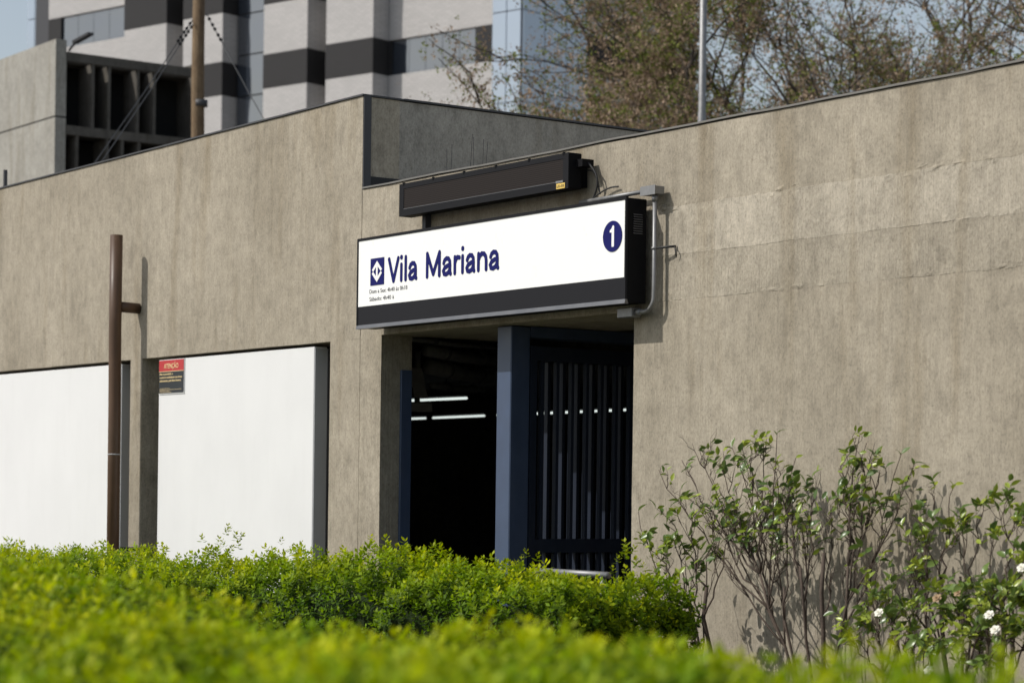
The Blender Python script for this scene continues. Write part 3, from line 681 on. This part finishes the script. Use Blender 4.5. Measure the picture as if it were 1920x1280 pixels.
# ------------------------------------------------------------------ lamp post
lb = atZ(1316, 225, 36); lt = atZ(1320, -40, 36)
lp = thing('lamp_post', (lb.x, lb.y, 0), 'slender grey steel lamp post rising behind the concrete wall', 'lamp post')
MB().tube([(lb.x, lb.y, 0), (lb.x, lb.y, 4), (lb.x, lb.y, 7.6), (lb.x, lb.y, 7.62), (lb.x, lb.y, 12)], [.085, .078, .066, .06, .05], 16).build('pole', M['galv'], lp, True)
MB().tube([(lb.x, lb.y, 11.9), (lb.x-.5, lb.y-.3, 12.2), (lb.x-1.2, lb.y-.7, 12.3)], .03, 10).build('arm', M['galv'], lp, True)
bx('lamp_head', M['galv'], lp, lb.x-1.75, lb.x-1.15, lb.y-.85, lb.y-.6, 12.24, 12.36, b=.03)

# ------------------------------------------------------------------ office tower
_e = math.hypot(5095, 4280)
EP = -(CR*(-5095/_e)+CF*(4280/_e)); EQ = Vector((-EP.y, EP.x, 0))
if EQ.dot(CF) < 0: EQ = -EQ
TO = atZ(733, 75, 90); TO.z = 0
tw = thing('office_tower', tuple(TO), 'tall office tower of white brick with dark bands and blue glass corner', 'building')
def tbox(s0, s1, q0, q1, z0, z1):
    P = lambda s, q, z: TO+EP*s+EQ*q+Vector((0, 0, z))
    return MB().hexa([P(s0, q0, z0), P(s1, q0, z0), P(s1, q1, z0), P(s0, q1, z0), P(s0, q0, z1), P(s1, q0, z1), P(s1, q1, z1), P(s0, q1, z1)])
DZ, WZ, PITCH = 1.39, 2.04, 3.43
FL0 = 17.925-4*PITCH
blocks = [(-15.0, -12.25, -.9), (-11.2, -8.75, -.9), (-6.3, -3.76, -.9), (-2.72, -.12, -.9)]
tbox(-21.9, 6.85, .35, 11, 0, 44).build('core', M['brick_w'], tw)
sfr = tbox(-8.7, -6.32, -.04, .345, 0, 44).build('strip_frame', M['frame'], tw)
bf1 = tbox(5.44, 6.899, -.20, .34, 0, 44).build('bay_frame', M['frame'], tw)
bf2 = tbox(6.852, 6.899, .345, 3.72, 0, 44).build('bay_frame', M['frame'], tw)
bf3 = tbox(-23.5, -22.38, .56, 6, 0, 44).build('bay_frame', M['frame'], tw)
for k in range(1, 11):
    z = FL0+k*PITCH
    for (s0, s1, q) in blocks:
        tbox(s0, s1, q, .349, z, z+DZ-.01).build('dark_band', M['brick_d'], tw)
        tbox(s0+.012, s1-.012, q+.012, .349, z+DZ, z+PITCH-.002).build('white_band', M['brick_w'], tw)
    for (s0, s1, wa, wb) in ((-21.3, -15.02, -20.4, -15.02), (-.1, 5.42, .02, 4.4)):
        tbox(s0, wa-.01, 0, .348, z, z+DZ-.01).build('dark_band', M['brick_d'], tw)
        if s1-wb > .1: tbox(wb+.01, s1, 0, .348, z, z+DZ-.01).build('dark_band', M['brick_d'], tw)
        tbox(s0, s1, .004, .348, z+DZ, z+PITCH-.002).build('white_band', M['brick_w'], tw)
        np_ = 5; w = (wb-wa)/np_; wf = tbox(wa, wb, .2, .34, z, z+DZ-.01).build('window', M['frame'], tw)
        for i in range(np_):
            tbox(wa+i*w+.012, wa+(i+1)*w-.012, .10, .14, z+.03, z+DZ-.04).build('window_pane', M['glass_d'], wf)
    # recesses between blocks
    tbox(-12.24, -11.21, .15, .347, z, z+DZ).build('dark_band', M['brick_d'], tw)
    tbox(-3.75, -2.73, .15, .347, z, z+DZ).build('dark_band', M['brick_d'], tw)
    for i in range(2):
        tbox(-8.7+.05, -6.35, -.1, -.05, z+i*PITCH/2+.03, z+(i+1)*PITCH/2-.03).build('strip_pane', M['glass_d'], sfr)
    # glass corner bay
    for (a, b) in ((5.46, 6.17), (6.17, 6.88)):
        for i in range(2):
            tbox(a+.02, b-.02, -.25, -.21, z+i*PITCH/2+.02, z+(i+1)*PITCH/2-.02).build('bay_pane', M['glass_b'], bf1)
    for j in range(3):
        for i in range(2):
            tbox(6.90, 6.94, -.20+j*1.3+.02, -.20+(j+1)*1.3-.02, z+i*PITCH/2+.02, z+(i+1)*PITCH/2-.02).build('bay_pane', M['glass_b'], bf2)
    tbox(6.851, 6.90, 3.75, 11, z, z+DZ).build('dark_band', M['brick_d'], tw)
    # left glass return
    for (a, b) in ((-23.5, -22.95), (-22.95, -22.4)):
        for i in range(2):
            tbox(a+.02, b-.02, .5, .54, z+i*PITCH/2+.02, z+(i+1)*PITCH/2-.02).build('bay_pane', M['glass_b'], bf3)
tbox(-22.37, -21.32, .1, .346, 0, 44).build('corner_post', M['frame'], tw)

# ------------------------------------------------------------------ vegetation tools
def leaf_template(rng, n, L, W, stem, spread=1.35):
    vs, fs, tip = [], [], []
    for i in range(n):
        h = stem*(.25+.75*i/max(1, n-1)); a = i*2.4+rng.uniform(-.4, .4); el = spread*(1-.55*i/max(1, n-1))+rng.uniform(-.2, .2)
        l = L*rng.uniform(.75, 1.15)*(1-.25*i/max(1, n-1)); w = W*l/L*.5
        d = np.array([math.cos(a)*math.sin(el), math.sin(a)*math.sin(el), math.cos(el)]); sdir = np.array([-math.sin(a), math.cos(a), 0]); up_ = np.cross(d, sdir)
        b = np.array([0, 0, h]); dr = np.array([0, 0, -.12*l])
        o = len(vs); vs += [b, b+d*l*.5+sdir*w-up_*.12*l, b+d*l+dr, b+d*l*.5-sdir*w-up_*.12*l]
        fs += [(o, o+1, o+2), (o, o+2, o+3)]; tip += [i/max(1, n-1)]*4
    return np.array(vs), np.array(fs), np.array(tip)
def scatter(name, pos, nrm, scl, cols, cols2, templates, mat, parent, rng):
    """place sprigs: pos (n,3), nrm (n,3) axis, per-sprig base colour cols and tip colour cols2"""
    V, Fc, C_ = [], [], []; off = 0; pick = rng.integers(0, len(templates), len(pos))
    for k, (tv, tf, tt) in enumerate(templates):
        s = np.where(pick == k)[0]
        if not len(s): continue
        z = nrm[s]/np.linalg.norm(nrm[s], axis=1, keepdims=True); r = rng.normal(size=(len(s), 3)); x = np.cross(r, z); x /= np.linalg.norm(x, axis=1, keepdims=True)+1e-9; y = np.cross(z, x)
        Rm = np.stack([x, y, z], axis=2)
        v = np.einsum('nij,mj->nmi', Rm, tv)*scl[s][:, None, None]+pos[s][:, None, :]
        c = cols[s][:, None, :]*(1-tt[None, :, None])+cols2[s][:, None, :]*tt[None, :, None]
        jit = rng.uniform(.8, 1.2, (len(s), len(tv)//4, 1)).repeat(4, axis=1)
        c = np.clip(c*jit, 0, 1)
        f = tf[None]+(np.arange(len(s))*len(tv))[:, None, None]+off
        V.append(v.reshape(-1, 3)); C_.append(c.reshape(-1, 3)); Fc.append(f.reshape(-1, 3)); off += len(s)*len(tv)
    V = np.concatenate(V); Fc = np.concatenate(Fc); C_ = np.concatenate(C_)
    me = bpy.data.meshes.new(name); me.vertices.add(len(V)); me.vertices.foreach_set('co', V.ravel())
    me.loops.add(len(Fc)*3); me.loops.foreach_set('vertex_index', Fc.ravel().astype(np.int32))
    me.polygons.add(len(Fc)); me.polygons.foreach_set('loop_start', np.arange(0, len(Fc)*3, 3, dtype=np.int32)); me.polygons.foreach_set('loop_total', np.full(len(Fc), 3, dtype=np.int32))
    ca = me.color_attributes.new('Col', 'FLOAT_COLOR', 'POINT'); ca.data.foreach_set('color', np.concatenate([C_, np.ones((len(C_), 1))], 1).ravel())
    me.update(calc_edges=True); me.validate()
    o = mk(name, me, mat, parent); o['kind'] = 'stuff'; return o

def vnoise(a, b, c=0.): return mnoise.noise(Vector((a, b, c)))

# ------------------------------------------------------------------ hedges
def hedge(label, x0, x1, yc, hw, topf, per_m, rng, Ls, rnd=.22, lump=1., tall=()):
    h = thing('hedge', ((x0+x1)/2, yc, 0), label, 'hedge')
    n = int((x1-x0)*per_m); P_, N_, S_, A_, B_ = [], [], [], [], []
    prof_len = lambda t: 2*t+2*hw
    for _ in range(n):
        x = rng.uniform(x0, x1); top = topf(x); L = top*2*.85+2*hw; u = rng.uniform(0, L)
        if u < top*.85: y, z, ny, nz = -hw, top-u, -1, .15
        elif u < top*.85+2*hw: y, z, ny, nz = -hw+(u-top*.85), top, 0, 1
        else: y, z, ny, nz = hw, top-(u-top*.85-2*hw), 1, .15
        # round the shoulders
        ex = max(0, abs(y)-(hw-rnd)); ez = max(0, z-(top-rnd)); d = math.hypot(ex, ez)
        if ex > 0 and ez > 0 and d > rnd:
            ex, ez = ex/d*rnd, ez/d*rnd; y = math.copysign(hw-rnd+ex, y); z = top-rnd+ez; ny, nz = math.copysign(ex, y)/rnd, ez/rnd
        bump = .12*vnoise(x*2.4, y*2.4+z*1.9, yc)+.075*vnoise(x*5.5, y*5.5+z*5, yc+4)+.03*vnoise(x*14, y*14+z*12, yc); bump *= lump
        dep = rng.random()**2*.16; endf = 0
        if rng.random() < .9*(2*hw+.4)/(x1-x0):      # leafy end faces
            endf = 1 if rng.random() < .5 else -1; x = x1 if endf > 0 else x0; y = rng.uniform(-hw, hw)*.95; z = top*math.sqrt(rng.uniform(.03, 1)); ny, nz = 0, .1; x -= endf*(dep+.06*(z/top)**4+.05*vnoise(y*5, z*5, x0))
        y += ny*(bump-dep); z += nz*(bump-dep)
        ex_end = min(x-x0, x1-x)
        if ex_end < .25 and not endf: z -= (1-ex_end/.25)**2*.12
        if z < .05: continue
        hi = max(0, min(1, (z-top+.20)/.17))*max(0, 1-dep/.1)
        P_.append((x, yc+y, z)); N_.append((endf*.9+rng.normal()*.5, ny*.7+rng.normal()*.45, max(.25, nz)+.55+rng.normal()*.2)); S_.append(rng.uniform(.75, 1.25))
        q = min(1, max(0, .5+.75*vnoise(x*3.3, y*3.3+z*2, yc+9)+rng.normal()*.22)); hi *= min(1, max(.45, .92+bump*4/lump))  # depth shading in the colour: hollows between bumps get darker leaves
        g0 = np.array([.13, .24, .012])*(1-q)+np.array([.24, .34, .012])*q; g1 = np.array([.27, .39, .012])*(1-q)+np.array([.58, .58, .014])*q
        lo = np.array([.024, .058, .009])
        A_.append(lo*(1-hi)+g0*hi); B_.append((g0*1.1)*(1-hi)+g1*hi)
    for (tx, tz, k) in tall:        # shoots standing above the clipped top
        for j in range(k):
            t = j/max(1, k-1); P_.append((tx+rng.normal()*.05*(1-t), yc+rng.normal()*.07, topf(tx)-.05+(tz-topf(tx)+.02)*t)); N_.append((rng.normal()*.3, rng.normal()*.3, 1)); S_.append(rng.uniform(.7, 1.0))
            A_.append(np.array([.16, .24, .018])); B_.append(np.array([.40, .44, .022]))
    T = [leaf_template(rng, 9, Ls, Ls*.5, Ls*1.5) for _ in range(6)]
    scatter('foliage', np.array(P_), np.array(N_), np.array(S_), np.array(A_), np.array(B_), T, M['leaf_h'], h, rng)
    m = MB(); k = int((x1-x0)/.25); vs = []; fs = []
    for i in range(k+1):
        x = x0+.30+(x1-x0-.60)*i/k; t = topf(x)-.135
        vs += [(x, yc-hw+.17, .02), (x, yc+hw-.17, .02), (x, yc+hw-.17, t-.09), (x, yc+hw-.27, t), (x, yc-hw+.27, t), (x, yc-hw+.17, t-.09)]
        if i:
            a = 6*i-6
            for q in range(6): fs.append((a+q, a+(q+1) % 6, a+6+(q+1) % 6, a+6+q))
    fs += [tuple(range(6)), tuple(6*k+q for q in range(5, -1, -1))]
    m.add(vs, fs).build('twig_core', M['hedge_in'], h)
    return h

MY = -1.25
prof = [(x_, y_) for x_, y_ in ((-60, 1026), (200, 1034), (400, 1036), (520, 1040), (600, 1032), (700, 1030), (833, 1027), (880, 1046), (930, 1056), (1000, 1064), (1040, 1074), (1078, 1072), (1095, 1050), (1130, 1046), (1176, 1040), (1230, 1042), (1300, 1046))]
pxs = [onY(a, b, MY) for a, b in prof]
def top_mid(x):
    xs = [p.x for p in pxs]; zs = [p.z for p in pxs]
    return float(np.interp(x, xs, zs))-.112+.02*vnoise(x*3.1, 2.2)
xe = onY(1195, 1045, MY).x
rg = np.random.default_rng(11)
tl = [(onY(420, 1000, MY).x, onY(420, 992, MY).z, 20), (onY(545, 1020, MY).x, onY(545, 1014, MY).z, 12), (onY(975, 1040, MY).x, onY(975, 1040, MY).z, 14), (onY(1176, 1030, MY).x, onY(1176, 1022, MY).z, 14), (onY(385, 1015, MY).x, onY(385, 1012, MY).z, 5), (onY(20, 1020, MY).x, onY(20, 1018, MY).z, 6)]
hedge('clipped lime green hedge running along the station wall past the entrance', -18.5, xe, MY, .42, top_mid, 1650, rg, .043, lump=1.25, tall=tl)
def top_near(x):
    return float(np.interp(x, [-12, -7.2, -5.7, -4.7, -3.8, -2.75, 0], [1.375, 1.36, 1.292, 1.245, 1.268, 1.300, 1.300]))-.035+.014*vnoise(x*1.6, 7.7)+.010*vnoise(x*5, 3.3)
rg = np.random.default_rng(12)
hedge('broad flat topped yellow green hedge across the foreground path edge', -12.5, -.6, -6.25, 1.0, top_near, 2500, rg, .040, rnd=.14, lump=.6)

# ------------------------------------------------------------------ shrubs by the wall
def leaf_mesh(L, W, mat, curl):
    vs, fs = [], []; prof_ = [(0, .0), (.18, .62), (.42, 1.0), (.68, .82), (.88, .38), (1, 0)]
    for t, w in prof_:
        zc = -curl*t*t*L
        vs += [(-W/2*w, t*L, zc+.16*W*w), (0, t*L, zc-.02*W), (W/2*w, t*L, zc+.16*W*w)]
    for i in range(len(prof_)-1):
        a = 3*i; fs += [(a, a+1, a+4, a+3), (a+1, a+2, a+5, a+4)]
    me = bpy.data.meshes.new('leaf'); me.from_pydata(vs, [], fs); me.update(); me.materials.append(mat)
    for p in me.polygons: p.use_smooth = True
    return me
LEAVES_D = [leaf_mesh(.055, .029, M['leaf_g1'], c) for c in (.1, .3, .5)]
LEAVES_L = [leaf_mesh(.047, .023, M['leaf_g2'], c) for c in (.0, .2, .4)]
def flower_mesh(mat):
    m = MB()
    for ring, (n, l, el) in enumerate(((6, .025, .35), (6, .020, .75), (4, .013, 1.15))):
        for k in range(n):
            a = 2*math.pi*k/n+ring*.5; d = Vector((math.cos(a)*math.cos(el), math.sin(a)*math.cos(el), math.sin(el))); s = Vector((-math.sin(a), math.cos(a), 0))*l*.42
            m.add([(0, 0, 0), d*l*.5+s, d*l+Vector((0, 0, -.2*l))+s*.5, d*l+Vector((0, 0, -.2*l))-s*.5, d*l*.5-s], [(0, 1, 2, 3, 4)])
    me = bpy.data.meshes.new('flower'); me.from_pydata([tuple(v) for v in m.v], [], m.f); me.update(); me.materials.append(mat); return me
FLW, FLB = flower_mesh(M['petal']), flower_mesh(M['petal_old'])
def bez(a, b, c, n):
    return [a*(1-t)*(1-t)+b*2*t*(1-t)+c*t*t for t in [i/n for i in range(n+1)]]
def shrub(label, base, tips, rng, twigs=3, leafy=1.0, low=0, flowers=(), maxleaf=700, forks=()):
    s = thing('shrub', base, label, 'shrub', None); B = Vector(base); m = MB(); ends = []
    def twig(o, d0, l, r, lev):
        d = (d0+Vector((rng.normal()*.55, rng.normal()*.35, rng.uniform(-.1, .4)))).normalized()
        e = o+d*l; e.y = min(e.y, -.04); mp = o.lerp(e, .5)+Vector((rng.normal()*.02, rng.normal()*.02, rng.uniform(-.01, .03)))
        e2 = e+Vector((0, 0, l*.15)); tp = bez(o, mp, e2, 4)
        for i in (1, 2, 3): tp[i] += Vector((rng.normal()*.006, rng.normal()*.006, rng.normal()*.004))
        m.tube(tp, [r*(1-.16*i) for i in range(5)], 5 if lev == 0 else 4); dd = (tp[-1]-tp[-2]).normalized(); ends.append((e2, dd))
        if lev < 2:
            for k in range(2 if lev == 0 else 1+int(rng.random() < .4)): twig(tp[int(rng.integers(1, 4))], dd, l*rng.uniform(.35, .7), r*.6, lev+1)
    trunks = []
    for (px, py, yy) in forks:                  # a few trunks carry the limbs
        F = onY(px, py, yy)
        tr = bez(B+Vector((rng.uniform(-.07, .07), rng.uniform(-.05, .05), 0)), B.lerp(F, .5)+Vector((rng.normal()*.03, rng.normal()*.03, .04)), F, 6)
        for i in range(1, 6): tr[i] += Vector((rng.normal()*.010, rng.normal()*.010, 0))
        m.tube(tr, [v*(1.15 if (px, py) == forks[0][:2] else .72) for v in (.0135, .0125, .0118, .011, .0105, .0098, .009)], 7); trunks.append(tr)
    for (px, py, yy) in tips:
        T = onY(px, py, yy); tr = min(trunks, key=lambda q: abs(q[-1].x-T.x)+rng.uniform(0, .25)); o = tr[int(rng.integers(4, 7))]
        mid = o.lerp(T, .5)+Vector((rng.normal()*.04, rng.normal()*.03, 0)); mid.x = o.x+(T.x-o.x)*rng.uniform(.5, .72); mid.z -= abs(T.x-o.x)*.06
        path = bez(o, mid, T, 9); kx = 0
        for i in range(1, 9): kx = kx*.5+rng.normal()*.011; path[i] += Vector((kx, rng.normal()*.010, rng.normal()*.007))
        m.tube(path, [.0056*(1-.68*i/9) for i in range(10)], 6); ends.append((T, (path[-1]-path[-2]).normalized()))
        for k in range(twigs):
            j = int(rng.integers(2, 9)); twig(path[j], (path[j+1]-path[j]).normalized(), rng.uniform(.08, .24)*(1.35-j*.09), .0031, 0)
    m.build('stems', M['stem'], s, True)
    cnt = 0
    mass = {0: MB(), 1: MB()}
    def put(p, d, light):
        nonlocal cnt
        me = (LEAVES_L if light else LEAVES_D)[rng.integers(0, 3)]
        q = d.to_track_quat('Y', 'Z').to_matrix() @ Matrix.Rotation(rng.uniform(-1.2, 1.2), 3, 'Y'); sc_ = rng.uniform(.7, 1.2)
        mw = (q*sc_).to_4x4(); mw.translation = p; cnt += 1
        if cnt > 290:
            mass[int(light)].add([mw @ v.co for v in me.vertices], [tuple(f.vertices) for f in me.polygons]); return
        o = bpy.data.objects.new('leaf', me); COL.objects.link(o); o.parent = s; o.matrix_parent_inverse = Matrix.Translation(B).inverted(); o.matrix_basis = mw
    rng.shuffle(ends); ends.sort(key=lambda e: -e[0].z-rng.uniform(0, .5))
    for (p, d) in ends:
        light = rng.random() < .5; k = int(rng.integers(0, 5)*leafy*.72+.3)
        for i in range(k):
            if cnt >= maxleaf: break
            a = i*2.3+rng.uniform(-.5, .5); o_ = d.orthogonal().normalized(); o_.rotate(Matrix.Rotation(a, 3, d)); dv = (d*rng.uniform(.35, 1.1)+o_*.8+Vector((0, 0, .15))).normalized()
            put(p-d*.012*i, dv, light and i < 4)
    for _ in range(low):                # leaves lower down inside the bush
        p, d = ends[rng.integers(0, len(ends))]; p2 = p+Vector((rng.normal()*.03, rng.normal()*.03, -abs(rng.normal())*.05)); p2.y = min(p2.y, -.05)
        if cnt < maxleaf: put(p2, Vector((rng.normal(), rng.normal()*.7, .5+rng.random())).normalized(), rng.random() < .35)
    for k_, mm in mass.items():
        if mm.v: mm.build('leaf_mass', (M['leaf_g1'], M['leaf_g2'])[k_], s, True)['kind'] = 'stuff'
    for (px, py, yy, old) in flowers:
        f = bpy.data.objects.new('flower', FLB if old else FLW); COL.objects.link(f); f.parent = s; f.matrix_parent_inverse = Matrix.Translation(B).inverted()
        f.matrix_basis = Matrix.Translation(onY(px, py, yy)) @ Vector((.2, -.8, .6)).to_track_quat('Z', 'Y').to_matrix().to_4x4()
    return s
def bs(px, yy): p = onY(px, 1180, yy); return (p.x, yy, .05)
rs = np.random.default_rng(21)
shrub('sparse woody shrub between the hedge end and the concrete wall', bs(1335, -.42),
      [(1197, 958, -.5), (1250, 968, -.45), (1262, 1010, -.5), (1300, 965, -.4), (1335, 955, -.35), (1375, 985, -.4), (1240, 1040, -.55), (1285, 1050, -.5), (1225, 1070, -.6)], rs, 3, 1.1, 20,
      forks=[(1325, 1100, -.42), (1285, 1120, -.5)])
shrub('tall fan shaped bare stemmed shrub spreading against the wall', bs(1545, -.36),
      [(1235, 880, -.36), (1278, 862, -.34), (1310, 838, -.32), (1372, 838, -.30), (1410, 842, -.34), (1432, 830, -.3), (1457, 812, -.3), (1492, 858, -.32), (1530, 905, -.3),
       (1575, 872, -.28), (1612, 815, -.26), (1625, 830, -.26), (1650, 880, -.24), (1690, 850, -.2), (1715, 868, -.2), (1345, 905, -.4), (1420, 920, -.42), (1300, 930, -.42), (1470, 930, -.4), (1380, 985, -.42), (1560, 960, -.3), (1485, 945, -.36), (1460, 1000, -.42), (1330, 960, -.42), (1510, 980, -.38), (1640, 950, -.26), (1600, 920, -.28), (1450, 880, -.34), (1350, 870, -.34)], rs, 6, .72, 10,
      forks=[(1545, 1035, -.36), (1470, 1100, -.38), (1425, 1075, -.40), (1590, 1060, -.32), (1500, 1060, -.4)])
shrub('thin upright shrub with bright leaf tufts beside the fan shaped shrub', bs(1790, -.28),
      [(1690, 985, -.25), (1698, 1005, -.28), (1732, 975, -.22), (1752, 930, -.2), (1790, 908, -.18), (1800, 955, -.2), (1832, 965, -.2), (1780, 1020, -.3), (1715, 1050, -.3)], rs, 2, 1.3, 5,
      forks=[(1765, 1085, -.27), (1735, 1110, -.3), (1800, 1080, -.25)])
shrub('low leafy flowering shrub at the foot of the fan shaped shrub', bs(1690, -.5),
      [(1610, 1110, -.5), (1640, 1075, -.45), (1668, 1060, -.42), (1700, 1085, -.48), (1720, 1120, -.5), (1660, 1150, -.6), (1630, 1180, -.6), (1700, 1180, -.62), (1740, 1200, -.6), (1590, 1190, -.55)], rs, 3, 1.2, 40, [(1648, 1148, -.66, 0), (1757, 1121, -.6, 1), (1741, 1256, -.7, 0)],
      forks=[(1680, 1190, -.5), (1650, 1210, -.52), (1710, 1215, -.52)])
shrub('dense green shrub with white blossoms growing by the wall', bs(1880, -.45),
      [(1868, 990, -.3), (1912, 950, -.3), (1885, 1040, -.4), (1840, 1080, -.45), (1800, 1110, -.5), (1780, 1160, -.55), (1850, 1130, -.6), (1900, 1100, -.55), (1920, 1050, -.45), (1830, 1190, -.6), (1890, 1180, -.6), (1950, 1090, -.5), (1770, 1220, -.6), (1940, 1180, -.55), (1860, 1230, -.6)], rs, 4, 1.5, 110, [(1855, 1152, -.72, 0), (1866, 1180, -.72, 0), (1916, 1064, -.62, 0), (1797, 1110, -.62, 1)], maxleaf=900,
      forks=[(1880, 1130, -.42), (1850, 1170, -.48), (1905, 1160, -.46), (1820, 1200, -.5)])

# ------------------------------------------------------------------ trees behind the station
def tree(label, px, Z, H, spread, rng, nl, fork=.42, lean=0., green=.35, flat=.8):
    b = atZ(px, 640, Z); B = Vector((b.x, b.y, 0)); t = thing('tree', tuple(B), label, 'tree', 'half bare trees behind the station'); m = MB(); tw_ = []
    def grow(p, d, r, l, lev):
        n = 5; pts = [p]; q = p.copy(); dd = d.copy()
        for i in range(n):
            dd = (dd+Vector((rng.normal()*.16, rng.normal()*.16, rng.normal()*.10+(.03 if lev else 0)))).normalized(); q = q+dd*l/n; pts.append(q.copy())
        m.tube(pts, [r*(1-.45*i/n) for i in range(n+1)], 7 if lev < 2 else 4, cap=lev < 2)
        if lev >= 5: tw_.append(pts); return
        if lev >= 2: tw_.append(pts)
        k = 5 if lev == 0 else 3
        for j in range(k):
            f = .9 if j == 0 else rng.uniform(.4, 1.0); o = pts[min(n, max(1, int(f*n+.5)))]
            a = rng.uniform(0, 2*math.pi); sp = (.75 if lev == 0 else .62)*rng.uniform(.6, 1.25); orth = dd.orthogonal().normalized(); orth.rotate(Matrix.Rotation(a, 3, dd))
            nd = (dd*math.cos(sp)+orth*math.sin(sp)); nd.z = nd.z*flat+.10*flat/.8; nd.normalize()
            grow(o, nd, r*(.62 if j else .7), l*rng.uniform(.62, .86)*(spread if lev == 0 else 1), lev+1)
    grow(B, Vector((lean, 0, 1)).normalized(), H*.0065, H*fork, 0)
    m.build('trunk', M['bark'], t, True)
    P_, N_ = [], []
    for _ in range(nl):
        pts = tw_[rng.integers(0, len(tw_))]; i = rng.integers(1, len(pts)); p = pts[i-1].lerp(pts[i], rng.random())
        P_.append(tuple(p+Vector((rng.normal()*.16, rng.normal()*.16, rng.normal()*.16)))); N_.append((rng.normal(), rng.normal(), rng.normal()*.7+.3))
    n = len(P_); g = rng.random(n) < green; q = rng.random((n, 1))
    gr = np.array([.085, .115, .025])*(1-q)+np.array([.20, .22, .05])*q; brn = np.array([.15, .105, .068])*(1-q)+np.array([.40, .30, .215])*q
    c = np.where(g[:, None], gr, brn)
    T = [leaf_template(rng, 4, .075, .045, .14, 1.3) for _ in range(5)]
    scatter('crown', np.array(P_), np.array(N_), rng.uniform(.6, 1.25, n), c, c*1.1, T, M['leaf_t'], t, rng)
for lab_, px_, Z_, H_, sp_, nl_, fk_, gr_, fl_, sd_ in (
        ('low spreading brown leafed tree in front of the tower corner', 1065, 42, 11.2, .60, 30000, .38, .2, .66, 41),
        ('brown twiggy tree between the tower and the lamp post', 1215, 45, 13.2, .62, 30000, .36, .25, .66, 42),
        ('brown and olive tree rising beside the lamp post', 1400, 46, 17, .72, 28000, .32, .4, .72, 43),
        ('half bare tree with olive leaves behind the middle of the low wall', 1550, 48, 18.5, .85, 26000, .30, .32, .70, 44),
        ('half bare tree with dark limbs behind the wall', 1730, 47, 18, .9, 22000, .30, .32, .70, 45),
        ('sparse dark limbed tree above the far end of the wall', 1930, 45, 18, .95, 14000, .31, .32, .70, 46)):
    tree(lab_, px_, Z_, H_, sp_, np.random.default_rng(sd_), nl_, fk_, green=gr_, flat=fl_)
